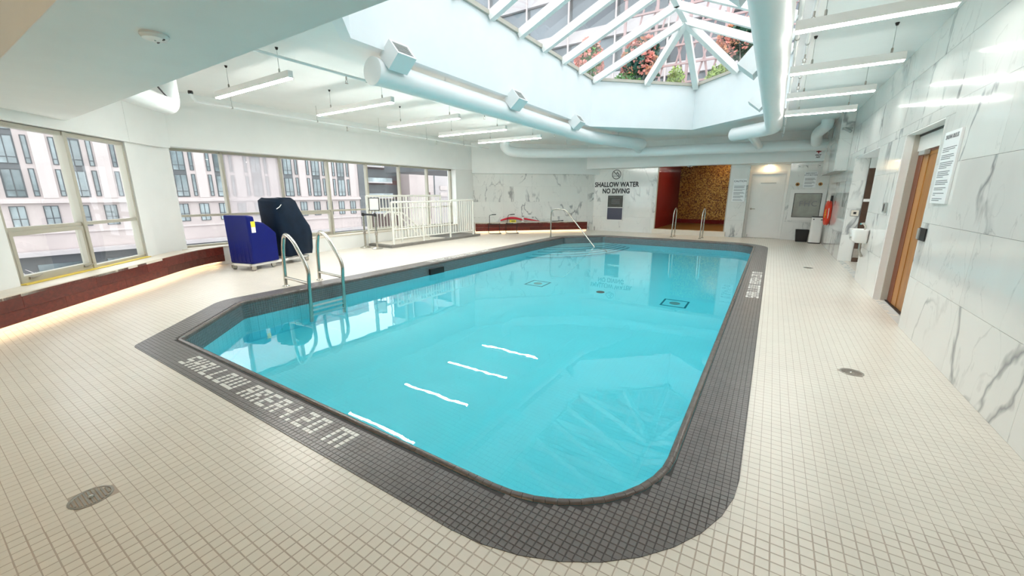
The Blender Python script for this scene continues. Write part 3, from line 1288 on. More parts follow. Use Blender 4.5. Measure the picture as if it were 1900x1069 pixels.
window_1 = struct('window_1')
A0, A1, AZ0, AZ1, AZT = -1.20, 1.20, 0.41, 2.36, 1.075
mb = MB(fr_diag_near)
mb.box(A0, A1, -0.13, -0.03, AZ1-0.055, AZ1).box(A0, A1, -0.13, -0.03, AZ0-0.02, AZ0+0.04)
mb.box(A0, A0+0.045, -0.13, -0.03, AZ0, AZ1).box(A1-0.045, A1, -0.13, -0.03, AZ0, AZ1)
mb.build('window_frame', 'trim_cream', window_1)
MB(fr_diag_near).box(-0.030, 0.030, -0.13, -0.01, AZ0, AZ1).build('mullion', 'trim_cream', window_1, bevel=0.006)
window_bay(window_1, fr_diag_near, A0+0.04, -0.025, AZ0, AZ1, AZT, True)
window_bay(window_1, fr_diag_near, 0.025, A1-0.04, AZ0, AZ1, AZT, False)
MB(fr_diag_near).box(A0, A1, -0.03, 0.045, 0.40, 0.412).build('sealant_strip', 'yellow_strip', window_1)

window_2 = struct('window_2')
fr_left = lambda p: (-10.19+p[1], p[0], p[2])
B0, B1, BZ0, BZ1, BZT = 3.01, 11.78, 0.41, 2.40, 1.06
mb = MB(fr_left)
mb.box(B0, B1, -0.13, -0.03, BZ1-0.05, BZ1).box(B0, B1, -0.13, -0.03, BZ0-0.01, BZ0+0.04).box(B1-0.06, B1, -0.13, -0.03, BZ0, BZ1)
mb.build('window_frame', 'trim_cream', window_2)
muls = [B0]+[4.26+1.253*k for k in range(7)]
for y in muls[1:-1]:
    MB(fr_left).box(y-0.027, y+0.027, -0.13, -0.01, BZ0, BZ1).build('mullion', 'trim_cream', window_2, bevel=0.006)
for k in range(7):
    window_bay(window_2, fr_left, muls[k]+0.022, muls[k+1]-0.022, BZ0, BZ1, BZT, k in (2, 4), glass='glass_hazy' if k == 1 else 'glass_clear')

# ------------------------------------------------------------------ benches
def bench(name, label, path, wall_path, zb=0.075, zt=0.385):
    """floating bench: wooden front boards along path, cream top to the wall, warm strip light beneath"""
    mid = path[len(path)//2]
    t = thing(name, label, 'bench', (mid[0], mid[1], 0))
    poly = list(path)+list(wall_path)[::-1]
    MB().prism(poly, zt-0.03, zt+0.012).build('top', 'sill_cream', t)
    # carcass behind the boards
    k = len(path)
    back = []
    for i in range(k):
        a_, b_ = Vector(path[max(i-1, 0)]), Vector(path[min(i+1, k-1)])
        d = (b_-a_).normalized()
        back.append((d.y, -d.x))
    sgn = 1
    w0 = Vector(wall_path[k//2 if len(wall_path) == k else 0])-Vector(path[k//2])
    if w0.dot(Vector(back[k//2])) < 0:
        sgn = -1
    off = lambda i, d: (path[i][0]+back[i][0]*sgn*d, path[i][1]+back[i][1]*sgn*d)
    # boards: two rows, lengths along the path
    cum = [0.0]
    for i in range(k-1):
        cum.append(cum[-1]+(Vector(path[i+1])-Vector(path[i])).length)

    def at(s, d):
        s = min(max(s, 0), cum[-1])
        for i in range(k-1):
            if cum[i+1] >= s:
                f_ = (s-cum[i])/max(1e-6, cum[i+1]-cum[i])
                p, q_ = Vector(off(i, d)), Vector(off(i+1, d))
                return p.lerp(q_, f_)
        return Vector(off(k-1, d))
    zm = (zb+zt-0.03)/2
    for row, (za, zc, st) in enumerate(((zb, zm-0.0015, 0.0), (zm+0.0015, zt, -0.55))):
        s = st
        while s < cum[-1]-0.02:
            a_, b_ = max(s, 0)+0.0012, min(s+1.1, cum[-1])-0.0012
            if b_-a_ > 0.03:
                n = 5
                ss = [a_+(b_-a_)*j/n for j in range(n+1)]
                fpts = [at(x, -0.0) for x in ss]
                bpts = [at(x, 0.022) for x in ss]
                mb = MB()
                v = [(p.x, p.y, za) for p in fpts]+[(p.x, p.y, zc) for p in fpts]+[(p.x, p.y, za) for p in bpts]+[(p.x, p.y, zc) for p in bpts]
                m_ = n+1
                f_ = []
                for j in range(n):
                    f_ += [(j, j+1, m_+j+1, m_+j), (2*m_+j, 3*m_+j, 3*m_+j+1, 2*m_+j+1), (m_+j, m_+j+1, 3*m_+j+1, 3*m_+j), (j, 2*m_+j, 2*m_+j+1, j+1)]
                f_ += [(0, m_, 3*m_, 2*m_), (n, 2*m_+n, 3*m_+n, m_+n)]
                mb.add(v, f_)
                mb.build('front_board', 'mahogany', t)
            s += 1.1
    ins = [tuple(at(cum[i], 0.10)) for i in range(k)]
    mb = MB()
    mb.prism(ins+list(wall_path)[::-1], 0.0, zt-0.032)
    mb.build('plinth', 'paint', t)
    mb = MB()
    for i in range(k-1):
        a_, b_ = at(cum[i], 0.045), at(cum[i+1], 0.045)
        d = (b_-a_).normalized()
        nn = Vector((d.y, -d.x))*0.012
        mb.prism([(a_.x-nn.x, a_.y-nn.y), (b_.x-nn.x, b_.y-nn.y), (b_.x+nn.x, b_.y+nn.y), (a_.x+nn.x, a_.y+nn.y)], zb-0.002, zb+0.008)
    mb.build('strip_light', 'led_warm', t, fix=False)
    return t


pathA = [(-5.2-0.3*k, -1.23+0.3*k) for k in range(12)]
pb = [Vector((-8.60, 2.17)), Vector((-9.30, 2.87)), Vector((-9.86, 3.30)), Vector((-9.97, 3.92))]
for j in range(1, 13):
    t_ = j/12
    p = pb[0]*(1-t_)**3+pb[1]*3*t_*(1-t_)**2+pb[2]*3*t_*t_*(1-t_)+pb[3]*t_**3
    pathA.append((p.x, p.y))
wallA = [(-5.45, -1.46), (-6.9, 0.0), (-9.33, 2.42), (-9.62, 2.70), (-9.92, 3.02), (-9.998, 3.92)]
bench('curved_bench', 'curved red mahogany window bench with yellow strip at its back', pathA, wallA)
f2 = lambda u, n: fr_diag_far((u, n, 0))[:2]
pathB = [f2(0.02+0.52*k, 0.34) for k in range(10)]
wallB = [f2(0.02+0.52*k, 0.016) for k in range(10)]
bench('wall_bench', 'straight red mahogany bench along the far marble wall', pathB, wallB)

# ------------------------------------------------------------------ ceiling services
def linear_light(x0, x1, y, label, group):
    t = thing('linear_light', label, 'light', ((x0+x1)/2, y, 3.0), group)
    MB().box(x0, x1, y-0.035, y+0.035, 3.012, 3.10).build('housing', 'white_enamel', t, bevel=0.003)
    MB().box(x0+0.01, x1-0.01, y-0.030, y+0.030, 3.0, 3.013).build('diffuser', 'led' if x1-x0 > 2 else 'led_short', t)
    for xx in (x0+0.2*(x1-x0), x1-0.12*(x1-x0)):
        MB().tube([(xx, y, 3.10), (xx, y, ZC)], 0.003, 6).build('cable', 'grey_metal', t)
        MB().lathe((xx, y, 3.10), [(0.012, 0), (0.012, 0.05), (0.006, 0.06)], 10).build('gripper', 'steel_dull', t)
        MB().lathe((xx, y, ZC-0.03), [(0.012, 0), (0.022, 0.03)], 10).build('canopy', 'black', t)
    return t


ORD = ('first', 'second', 'third', 'fourth', 'fifth')
for k in range(5):
    linear_light(-7.76, -5.62, 3.32+1.735*k, 'long suspended linear light near the window wall, %s from the beam' % ORD[k], 'long lights beside the windows')
for k in range(5):
    linear_light(-0.03, 1.08, 3.42+1.66*k, 'short suspended linear light along the marble wall, %s from the beam' % ORD[k], 'short lights along the marble wall')


def register(x, y, z, side, parent):
    """square air register tilted into the skylight well"""
    c, s_ = math.cos(R(40)), math.sin(R(40))

    def fr(p):   # local: a outwards along the tilted axis, b along y, h across
        a, b, hh = p
        return (x+side*(a*c-hh*s_), y+b, z+a*s_+hh*c)
    mb = MB(fr)
    L0, L1, hw, hh = 0.10, 0.37, 0.17, 0.13
    mb.box(L0, L1-0.02, -hw, hw, -hh, hh)
    q = mb.build('register', 'duct_white', parent)
    mb = MB(fr)
    e = 0.03
    mb.box(L1-0.02, L1, -hw, hw, -hh, -hh+e).box(L1-0.02, L1, -hw, hw, hh-e, hh).box(L1-0.02, L1, -hw, -hw+e, -hh+e, hh-e).box(L1-0.02, L1, hw-e, hw, -hh+e, hh-e)
    mb.build('register_rim', 'duct_white', q)
    mb = MB(fr)
    for k in range(6):
        hk = -hh+e+0.012+k*0.034
        mb.box(L1-0.018, L1-0.006, -hw+e, hw-e, hk, hk+0.008)
    mb.build('louvre', 'grey_metal', q)


def hanger(x, y, z, parent):
    MB().tube([(x, y, z), (x, y, ZC)], 0.006, 6).build('hanger', 'duct_white', parent)


DZ = 3.17
t = thing('air_duct', 'white round duct beside the windows side of the skylight well', 'duct', (-4.95, 8.0, DZ))
path = bend([(-4.92, 4.12, DZ), (-4.92, 11.9, DZ), (-4.0, 14.35, DZ-0.03)], 0.5, 8)
MB().tube(path, 0.175, 28).build('duct_pipe', 'duct_white', t, smooth=40)
MB().lathe((-4.92, 4.12, DZ), [(0.185, -0.03), (0.185, 0.03), (0.17, 0.035)], 28, axis='y').build('end_cap', 'duct_white', t, smooth=40)
MB().ball((-4.0, 14.35, DZ-0.03), 0.174, 20, 12, (1, 0.6, 1)).build('end_cap', 'duct_white', t, smooth=60)
MB().tube([(-4.2, 14.1, DZ-0.05), (-4.15, 14.8, 2.98)], 0.12, 20).build('branch_pipe', 'duct_white', t, smooth=40)
MB().tube([(-4.55, 13.3, DZ), (-4.55, 13.3, ZC)], 0.11, 20).build('riser_pipe', 'duct_white', t, smooth=40)
for y in (4.35, 7.45, 10.5):
    register(-4.85, y, DZ+0.04, 1, t)
for y in (5.6, 8.2, 9.4, 11.3):
    hanger(-4.92, y, DZ+0.17, t)
t = thing('air_duct', 'white round duct beside the marble wall side of the skylight well', 'duct', (-0.22, 8.0, 3.1))
path = bend([(-0.22, 2.2, 3.1), (-0.22, 12.25, 3.1), (-1.15, 13.15, 3.1)], 0.35, 8)
MB().tube(path, 0.175, 28).build('duct_pipe', 'duct_white', t, smooth=40)
MB().ball((-1.15, 13.15, 3.1), 0.174, 20, 12, (0.8, 0.8, 1)).build('end_cap', 'duct_white', t, smooth=60)
MB().tube([(-0.75, 12.9, 3.08), (-0.60, 15.2, 2.97)], 0.11, 20).build('branch_pipe', 'duct_white', t, smooth=40)
for y in (4.3, 7.05, 9.8):
    register(-0.30, y, 3.14, -1, t)
for y in (5.9, 8.4, 11.0):
    hanger(-0.22, y, 3.27, t)
t = thing('air_duct', 'white round duct crossing below the ceiling before the far beam', 'duct', (-3.0, 15.0, 2.95))
path = catmull([(-8.15, 12.35, 3.40), (-8.20, 12.38, 3.12), (-8.0, 12.75, 2.97), (-7.2, 13.6, 2.96), (-5.72, 14.4, 2.96), (-3.9, 14.9, 2.95), (-2.25, 15.15, 2.95), (-0.7, 15.38, 2.95), (0.5, 15.6, 2.95), (1.15, 15.7, 2.95)], 8)
MB().tube(path, 0.17, 24).build('duct_pipe', 'duct_white', t, smooth=40)
path = bend([(0.95, 14.0, ZC), (0.95, 14.0, 3.28), (0.80, 14.9, 3.18), (0.85, 15.3, 2.98)], 0.2, 6)
MB().tube(path, 0.14, 20).build('elbow_pipe', 'duct_white', t, smooth=40)
for x, y in ((-6.6, 14.0), (-5.0, 14.6), (-2.7, 15.1), (-1.2, 15.3), (0.2, 15.5)):
    hanger(x, y, 3.10, t)
t = thing('air_duct', 'white duct elbow hanging below the beam near the corner window', 'duct', (-7.6, 2.6, 2.8))
path = bend([(-7.62, 2.62, ZC-0.003), (-7.62, 2.62, 2.75), (-6.72, 1.72, 2.75)], 0.14, 8)
MB().tube(path, 0.125, 22).build('duct_pipe', 'duct_white', t, smooth=40)
MB().tube(catmull([(-7.30, 2.38, 2.98), (-7.36, 2.44, 2.93), (-7.46, 2.54, 2.86), (-7.55, 2.6, 2.83)], 4), 0.011, 6).build('loose_cable', 'black', t)


def sprinkler_pipe(label, x, z, y0, y1, heads, r=0.019, up=()):
    t = thing('sprinkler_pipe', label, 'pipe', (x, (y0+y1)/2, z))
    MB().tube([(x, y0, z), (x, y1, z)], r, 12).build('pipe', 'duct_white', t, smooth=40)
    for y in heads:
        mb = MB()
        mb.tube([(x, y, z), (x, y, z-0.06)], 0.011, 8).tube([(x, y, z-0.06), (x-0.02, y, z-0.075), (x-0.012, y, z-0.11)], 0.004, 6).tube([(x, y, z-0.06), (x+0.02, y, z-0.075), (x+0.012, y, z-0.11)], 0.004, 6)
        mb.lathe((x, y, z-0.115), [(0.025, 0), (0.025, 0.004)], 10)
        mb.build('sprinkler_head', 'steel_dull', t)
    y = y0+0.6
    while y < y1:
        mb = MB().tube([(x, y, z+0.01), (x, y, ZC)], 0.004, 6)
        mb.lathe((x, y, z-0.002), [(r+0.004, -0.012), (r+0.004, 0.012)], 12, axis='y')
        mb.build('hanger', 'grey_metal', t)
        y += 1.72
    return t


sprinkler_pipe('thin white sprinkler pipe running between the long lights and the round duct', -5.58, 3.22, 2.2, 13.2, (4.15, 7.6, 11.0))
t = sprinkler_pipe('thin white sprinkler pipe running along the window bulkhead', -8.87, 3.10, 3.42, 12.3, (6.5, 9.6))
MB().tube([(-8.87, 3.45, 3.10), (-8.87, 3.40, 3.16), (-8.87, 3.38, 3.24)], 0.022, 10).build('riser', 'duct_white', t)
MB().lathe((-8.87, 3.38, 3.24), [(0.035, -0.02), (0.04, 0.0), (0.035, 0.03)], 12).build('coupling', 'black', t)
sprinkler_pipe('thin white sprinkler pipe hung beside the right hand round duct', 0.0, 3.20, 1.9, 15.3, ())
sprinkler_pipe('thin white sprinkler pipe with drop heads above the short lights', 0.11, 3.30, 2.5, 9.6, (5.45, 6.95, 8.6))

t = thing('smoke_detector', 'white round smoke detector on the underside of the beam', 'smoke detector', (-3.48, 1.18, 2.5))
MB().lathe((-3.48, 1.18, 2.5), [(0.075, 0), (0.078, -0.012), (0.066, -0.030), (0.03, -0.036)], 26).build('housing', 'white_enamel', t, smooth=40)
for dx, dy in ((0.045, 0.03), (-0.045, 0.03)):
    MB().box(-3.48+dx-0.012, -3.48+dx+0.012, 1.18+dy-0.004, 1.18+dy+0.004, 2.463, 2.475).build('vent_slot', 'black', t)
MB().lathe((-3.48, 1.18, 2.464), [(0.008, 0.002), (0.004, -0.003)], 8).build('indicator', 'grey_metal', t)

# warm downlights in the lower bay behind the beam
for x, y, lab in ((-1.2, -1.3, 'round warm ceiling downlight behind the beam, nearer the marble wall'), (-4.0, -1.2, 'round warm ceiling downlight behind the beam, nearer the corner window')):
    t = thing('downlight', lab, 'light', (x, y, ZC), 'downlights behind the beam')
    MB().lathe((x, y, ZC), [(0.10, 0), (0.10, -0.012), (0.085, -0.014)], 20).build('rim', 'white_enamel', t)
    MB().lathe((x, y, ZC-0.008), [(0.08, 0), (0.08, -0.008)], 20).build('lens', 'lamp_warm', t)

# ------------------------------------------------------------------ doors
door_1 = struct('door_1')
MB().box(1.485, 1.60, 7.64, 7.72, 0, 2.27).build('jamb', 'trim_greige', door_1)
MB().box(1.402, 1.484, 7.66, 7.718, 0, 2.27).build('reveal', 'white_enamel', door_1)
MB().box(1.535, 1.58, 6.17, 7.64, 2.05, 2.24).build('header_panel', 'white_enamel', door_1)
MB().box(1.525, 1.59, 6.17, 7.64, 2.24, 2.266).build('header_slot', 'black', door_1)
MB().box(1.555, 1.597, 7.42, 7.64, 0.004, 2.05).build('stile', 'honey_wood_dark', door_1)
MB().box(1.560, 1.597, 7.20, 7.42, 0.004, 2.02).build('stile', 'honey_wood', door_1)
MB().box(1.567, 1.597, 6.19, 7.20, 0.004, 1.98).build('leaf_panel', 'honey_wood', door_1)
MB().box(1.560, 1.597, 6.19, 7.20, 1.98, 2.02).build('rail', 'honey_wood', door_1)
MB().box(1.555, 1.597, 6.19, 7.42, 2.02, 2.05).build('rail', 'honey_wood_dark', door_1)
MB().box(1.50, 1.555, 7.15, 7.40, 1.985, 2.04).build('door_closer', 'grey_metal', door_1, bevel=0.005)
MB().box(1.53, 1.60, 6.17, 7.66, 0.0, 0.012).build('threshold', 'black', door_1)
door_2 = struct('door_2')
fd = lambda p: (p[0], 16.66-p[1], p[2])
MB(fd).box(-0.80, -0.72, 0, 0.06, 0, 2.24).box(0.26, 0.34, 0, 0.06, 0, 2.24).box(-0.72, 0.26, 0, 0.06, 2.17, 2.24).build('door_frame', 'white_enamel', door_2)
MB(fd).box(-0.715, 0.255, 0.0, 0.035, 0.008, 2.165).build('door_leaf', 'white_enamel', door_2)
MB(fd).box(-0.45, 0.0, 0.035, 0.042, 1.86, 1.885).build('name_plate', 'grey_metal', door_2)
mb = MB(fd)
mb.lathe((-0.64, 0.035, 1.0), [(0.03, 0), (0.03, -0.008)], 12, axis='y')
mb.tube([(-0.64, 0.035, 1.0), (-0.64, 0.085, 1.0), (-0.52, 0.085, 1.0)], 0.011, 8)
mb.build('door_handle', 'steel', door_2)
MB(fd).tube([(-0.66, 0.035, 0.10), (-0.66, 0.08, 0.09), (-0.66, 0.09, 0.04)], 0.012, 8).build('door_holder', 'steel_dull', door_2)
door_3 = struct('door_3')
fh = lambda p: (p[0], 11.80-p[1], p[2])
MB(fh).box(1.66, 2.55, 0, 0.03, 0.005, 2.05).build('door_leaf', 'brown_door', door_3)
MB(fh).box(1.66, 2.55, 0.03, 0.045, 1.34, 1.40).build('rail', 'white_enamel', door_3)
MB(fh).box(1.66, 2.55, 0.03, 0.04, 0.10, 0.30).build('kick_plate', 'steel_dull', door_3)
MB(fh).box(1.66, 2.55, -0.01, 0.03, 2.05, 2.28).build('header', 'marble', door_3)

# ------------------------------------------------------------------ glazed room behind the far wall
t = struct('window_3')
MB().box(-3.90, -1.34, 16.30, 16.56, 0.0, 0.18).build('sill', 'sill_cream', t)
MB().box(-3.86, -3.83, 16.38, 16.46, 0.18, 2.52).box(-1.41, -1.38, 16.38, 16.46, 0.18, 2.52).build('glazing_channel', 'trim_greige', t)
MB().box(-3.83, -1.41, 16.415, 16.425, 0.18, 2.52).build('pane', 'glass_room', t)
s = struct('wall_whirlpool')
MB().box(-4.0, -3.87, 16.52, 20.9, -0.02, 3.3).build('side_panel', 'red_wall', s)
MB().box(-1.37, -1.25, 16.52, 20.9, -0.02, 3.3).build('side_panel', 'red_wall', s)
MB().box(-4.0, -1.2, 20.9, 21.0, -0.02, 3.3).build('back_panel', 'red_wall', s)
MB().box(-3.86, -1.40, 20.87, 20.9, 0.34, 3.0).build('mosaic', 'gold_mosaic', s)
MB().box(-4.0, -1.2, 16.52, 21.0, 3.12, 3.2).build('soffit', 'red_wall', s)
MB().box(-4.0, -1.2, 16.56, 21.0, -0.02, 0.16).build('floor_slab', 'olive_floor', s)
for y, lab in ((17.0, 'small amber ceiling spot in the red room, nearer the glass'), (17.7, 'small amber ceiling spot in the red room, nearer the gold mosaic')):
    t = thing('spot_lamp', lab, 'light', (-2.3, y, 3.12), 'spot lamps of the red room')
    MB().lathe((-2.3, y, 3.12), [(0.07, 0), (0.07, -0.06)], 16).build('housing', 'white_enamel', t)
    MB().lathe((-2.3, y, 3.058), [(0.06, 0), (0.06, -0.006)], 16).build('lens', 'lamp_amber', t)
t = thing('sensor_box', 'small white sensor box above the red glazed room', 'sensor', (-2.73, 16.3, 2.47))
MB().box(-2.81, -2.65, 16.30, 16.38, 2.47, 2.53).build('housing', 'white_enamel', t, bevel=0.006)
MB().box(-2.77, -2.69, 16.297, 16.301, 2.485, 2.505).build('lens', 'black', t)

# ------------------------------------------------------------------ signs on the far wall
YF = 16.383
t = thing('wall_lettering', 'black letters on marble warning of shallow water, no diving', 'sign', (-5.46, YF, 1.5))
text_mesh('SHALLOW WATER', 0.262, (-5.46, YF-0.003, 1.795), (1, 0, 0), (0, 0, 1), 'print_black', t, bold=0.009, xscale=0.80, spacing=1.04)
text_mesh('NO DIVING', 0.262, (-5.46, YF-0.003, 1.54), (1, 0, 0), (0, 0, 1), 'print_black', t, bold=0.009, xscale=0.80, spacing=1.04)
t = thing('no_diving_symbol', 'black circle with slashed diver symbol above the warning letters', 'sign', (-5.47, YF, 2.08))
circ = [(-5.47+0.175*math.cos(2*math.pi*j/40), YF-0.003, 2.275+0.175*math.sin(2*math.pi*j/40)) for j in range(40)]
MB().tube(circ, 0.011, 6, closed=True).build('ring', 'print_black', t)
MB().tube([(-5.60, YF-0.004, 2.40), (-5.34, YF-0.004, 2.15)], 0.011, 6).build('slash', 'print_black', t)
mb = MB()
mb.tube([(-5.36, YF-0.004, 2.20), (-5.37, YF-0.004, 2.27), (-5.41, YF-0.004, 2.32)], 0.014, 6)
mb.tube([(-5.41, YF-0.004, 2.32), (-5.47, YF-0.004, 2.335), (-5.50, YF-0.004, 2.30)], 0.012, 6)
mb.ball((-5.43, YF-0.004, 2.365), 0.02, 8, 6, (1, 0.3, 1))
mb.build('diver', 'print_black', t)
mb = MB()
mb.tube([(-5.62+0.02*j, YF-0.004, 2.205+0.007*math.sin(j*1.3)) for j in range(12)], 0.006, 5)
mb.build('waves', 'print_black', t)
t = thing('notice_frame', 'dark two pane notice frame below the no diving letters', 'notice frame', (-5.45, YF, 0.47))
mb = MB()
a, b, c, d = -5.80, -5.11, 0.45, 1.48
mb.box(a, b, YF-0.02, YF, c, c+0.03).box(a, b, YF-0.02, YF, d-0.03, d).box(a, a+0.03, YF-0.02, YF, c, d).box(b-0.03, b, YF-0.02, YF, c, d).box(a, b, YF-0.02, YF, 0.955, 0.985)
mb.build('frame', 'white_enamel', t)
MB().box(a+0.03, b-0.03, YF-0.012, YF, 0.985, d-0.03).build('upper_panel', 'dark_panel', t)
MB().box(a+0.03, b-0.03, YF-0.012, YF, c+0.03, 0.955).build('lower_panel', 'dark_blue_panel', t)
mb = MB()
for k in range(4):
    mb.box(-5.62, -5.27, YF-0.0135, YF-0.011, 1.12+0.055*k, 1.132+0.055*k)
mb.build('print_line', 'print_grey', t)


def notice(name, label, cat, u0, u1, z0, z1, frame, head, lines, hs, th=0.012):
    """printed board: frame maps (u, n, z) with n out of the wall"""
    c = frame(((u0+u1)/2, 0, z0))
    t = thing(name, label, cat, c)
    MB(frame).box(u0, u1, 0.0, th, z0, z1).build('board', 'paper', t)
    o_, x_ = Vector(frame((0, 0, 0))), Vector(frame((1, 0, 0)))
    X = (x_-o_)
    if X.cross(Vector((0, 0, 1))).dot(Vector(frame((0, 1, 0)))-o_) < 0:
        X = -X
    for k, hd in enumerate(head):
        p = frame(((u0+u1)/2, th+0.0015, z1-hs*1.25-hs*1.15*k))
        text_mesh(hd, hs, p, X, (0, 0, 1), 'print_grey', t, 'heading', extrude=0.001, bold=hs*0.02)
    zz = z1-hs*1.5-hs*1.15*len(head)
    mb = MB(frame)
    H_ = zz-z0-0.02
    W_ = u1-u0
    left_is_u1 = (X.dot(x_-o_) < 0)
    for k, fr_ in enumerate(lines):
        if fr_ == 0:
            continue
        zc = zz-H_*(k+0.5)/len(lines)
        L_ = W_*0.84*fr_
        if left_is_u1:
            a_, b_ = u1-W_*0.08-L_, u1-W_*0.08
        else:
            a_, b_ = u0+W_*0.08, u0+W_*0.08+L_
        mb.box(a_, b_, th, th+0.0012, zc-H_/len(lines)*0.22, zc+H_/len(lines)*0.22)
    mb.build('print_line', 'print_grey', t)
    return t


ff = lambda p: (p[0], YF-p[1], p[2])
notice('caution_sign', 'white printed caution sign between red room and white door', 'sign', -1.26, -0.86, 1.25, 2.02, ff, ['CAUTION'],
       [1, .9, .95, 0, 1, .8, 0, .9, 1, .6, 0, .9, .95, .7, 0, .8, .9], 0.085)
notice('stop_button_notice', 'white notice about the emergency stop button above the cabinet', 'sign', 0.74, 1.07, 1.71, 2.20, ff, ['EMERGENCY', 'STOP BUTTON'],
       [.9, 1, .8, 0, .9, 1, .7, 0, .9, .8], 0.05)
fw_ = lambda p: (1.400-p[1], p[0], p[2])
notice('sauna_rules_sign', 'tall white printed rules board beside the wooden door', 'sign', 5.53, 5.97, 1.41, 2.10, fw_, ['SAUNA RULES'],
       [1, .9, .5, 0, .9, .95, .7, 0, 1, .95, .9, .6, 0, .9, .8, .9, .5, 0, .9, .95, .8, 0, .9, .7, 0, .85, .2, 0, .8, .6], 0.055, th=0.02)
YB = 15.98
t = thing('first_aid_sign', 'white first aid sign with red cross on the beam', 'sign', (0.98, YB, 2.57))
MB().box(0.885, 1.085, YB-0.01, YB-0.001, 2.57, 2.86).build('board', 'paper', t)
MB().box(0.968, 0.998, YB-0.0125, YB-0.010, 2.72, 2.84).box(0.923, 1.043, YB-0.0125, YB-0.010, 2.765, 2.795).build('cross', 'print_red', t)
text_mesh('FIRST', 0.062, (0.985, YB-0.0115, 2.652), (1, 0, 0), (0, 0, 1), 'print_black', t, bold=0.002)
text_mesh('AID', 0.062, (0.985, YB-0.0115, 2.592), (1, 0, 0), (0, 0, 1), 'print_black', t, bold=0.002)

t = thing('hose_cabinet', 'white framed fire hose cabinet with etched grey glass', 'cabinet', (0.9, YF, 0.66))
a, b, c, d = 0.43, 1.385, 0.66, 1.65
mb = MB(ff)
for r in wall_pieces(a, b, c, d, [(0.56, 1.27, 0.77, 1.52)]):
    mb.box(r[0], r[1], 0.0, 0.03, r[2], r[3])
mb.build('frame', 'white_enamel', t)
MB(ff).box(0.56, 1.27, 0.0, 0.012, 0.77, 1.52).build('glass_panel', 'etched_glass', t)
mb = MB(ff)
mb.box(0.55, 1.28, 0.03, 0.036, 0.76, 0.775).box(0.55, 1.28, 0.03, 0.036, 1.515, 1.53).box(0.55, 0.565, 0.03, 0.036, 0.775, 1.515).box(1.265, 1.28, 0.03, 0.036, 0.775, 1.515)
mb.build('gasket', 'black', t)
text_mesh('FHC', 0.24, (0.95, YF-0.0135, 1.12), (1, 0, 0), (0, 0, 1), 'print_grey', t, spacing=1.15)
for x, lab in ((0.59, 'rusty round anchor mark left of the stop button notice'), (1.19, 'rusty round anchor mark right of the stop button notice')):
    tt = thing('wall_anchor', lab, 'anchor', (x, YF, 1.78))
    MB().lathe((x, YF, 1.815), [(0.055, 0), (0.05, 0.006)], 16, axis='y').build('plate', 'rust', tt)
    MB().lathe((x, YF-0.006, 1.815), [(0.024, 0), (0.02, 0.01)], 12, axis='y').build('bolt', 'black', tt)
for x, z, lab in ((0.60, 2.37, 'small white wall device over the hose cabinet, away from the corner'), (1.12, 2.38, 'small white wall device over the hose cabinet, near the corner')):
    tt = thing('wall_device', lab, 'wall device', (x, YF, z-0.04))
    MB(ff).box(x-0.07, x+0.07, 0, 0.05, z-0.05, z+0.05).build('housing', 'white_enamel', tt, bevel=0.008)
    MB(ff).box(x-0.05, x-0.01, 0.05, 0.053, z-0.01, z+0.01).build('label', 'print_grey', tt)

t = thing('waste_bin', 'small black rectangular waste bin under the hose cabinet', 'bin', (0.90, 16.08, 0))
mb = MB()
mb.loft([[(0.90+sx*w_, 16.08+sy*d_, z) for sx, sy in ((-1, -1), (1, -1), (1, 1), (-1, 1))] for z, w_, d_ in ((0, 0.15, 0.13), (0.38, 0.18, 0.16), (0.38, 0.165, 0.145), (0.05, 0.14, 0.12))])
mb.build('body', 'black', t)
MB().box(0.72, 1.08, 15.915, 15.925, 0.34, 0.385).build('rim', 'black_rubber', t)
t = thing('paper_bin', 'white rounded bin with black lid beside the black bin', 'bin', (1.22, 15.72, 0))
mb = MB()


def rr(cx, cy, hx, hy, z, n=28, e=4.0):
    out = []
    for j in range(n):
        an = 2*math.pi*j/n
        c_, s_ = math.cos(an), math.sin(an)
        out.append((cx+hx*math.copysign(abs(c_)**(2/e), c_), cy+hy*math.copysign(abs(s_)**(2/e), s_), z))
    return out


mb.loft([rr(1.22, 15.72, 0.155, 0.14, 0.03), rr(1.22, 15.72, 0.155, 0.14, 0.80)])
mb.build('body', 'white_enamel', t, smooth=40)
MB().loft([rr(1.22, 15.72, 0.16, 0.145, 0.0), rr(1.22, 15.72, 0.16, 0.145, 0.03)]).build('base', 'black', t)
MB().loft([rr(1.22, 15.72, 0.158, 0.143, 0.80), rr(1.22, 15.72, 0.15, 0.135, 0.83)]).build('lid', 'black', t)
MB().box(1.10, 1.13, 15.572, 15.583, 0.73, 0.76).box(1.29, 1.36, 15.574, 15.586, 0.72, 0.745).build('slot', 'black', t)

# life ring on the right wall
XW = 1.40
t = thing('life_ring', 'orange life ring with rope hanging on the marble wall', 'life ring', (XW-0.06, 14.6, 0.62))
cy_, cz_ = 14.62, 0.98
ring = [(XW-0.065, cy_+0.29*math.cos(2*math.pi*j/40), cz_+0.29*math.sin(2*math.pi*j/40)) for j in range(40)]
MB().tube(ring, 0.062, 14, closed=True).build('float_ring', 'ring_orange', t, smooth=60)
rope = []
for j in range(48):
    an = 2*math.pi*j/48
    rr_ = 0.345+0.02*math.cos(4*an)
    rope.append((XW-0.075, cy_+rr_*math.cos(an), cz_+rr_*math.sin(an)))
MB().tube(rope, 0.008, 6, closed=True).build('rope', 'white_enamel', t)
MB().tube([(XW-0.13, cy_-0.2+0.02*math.sin(j*2.1), cz_+0.1-0.025*j) for j in range(10)], 0.012, 6).build('line', 'rope_yellow', t)
MB().box(XW-0.05, XW, cy_-0.05, cy_+0.05, 1.30, 1.46).build('hook', 'black', t)

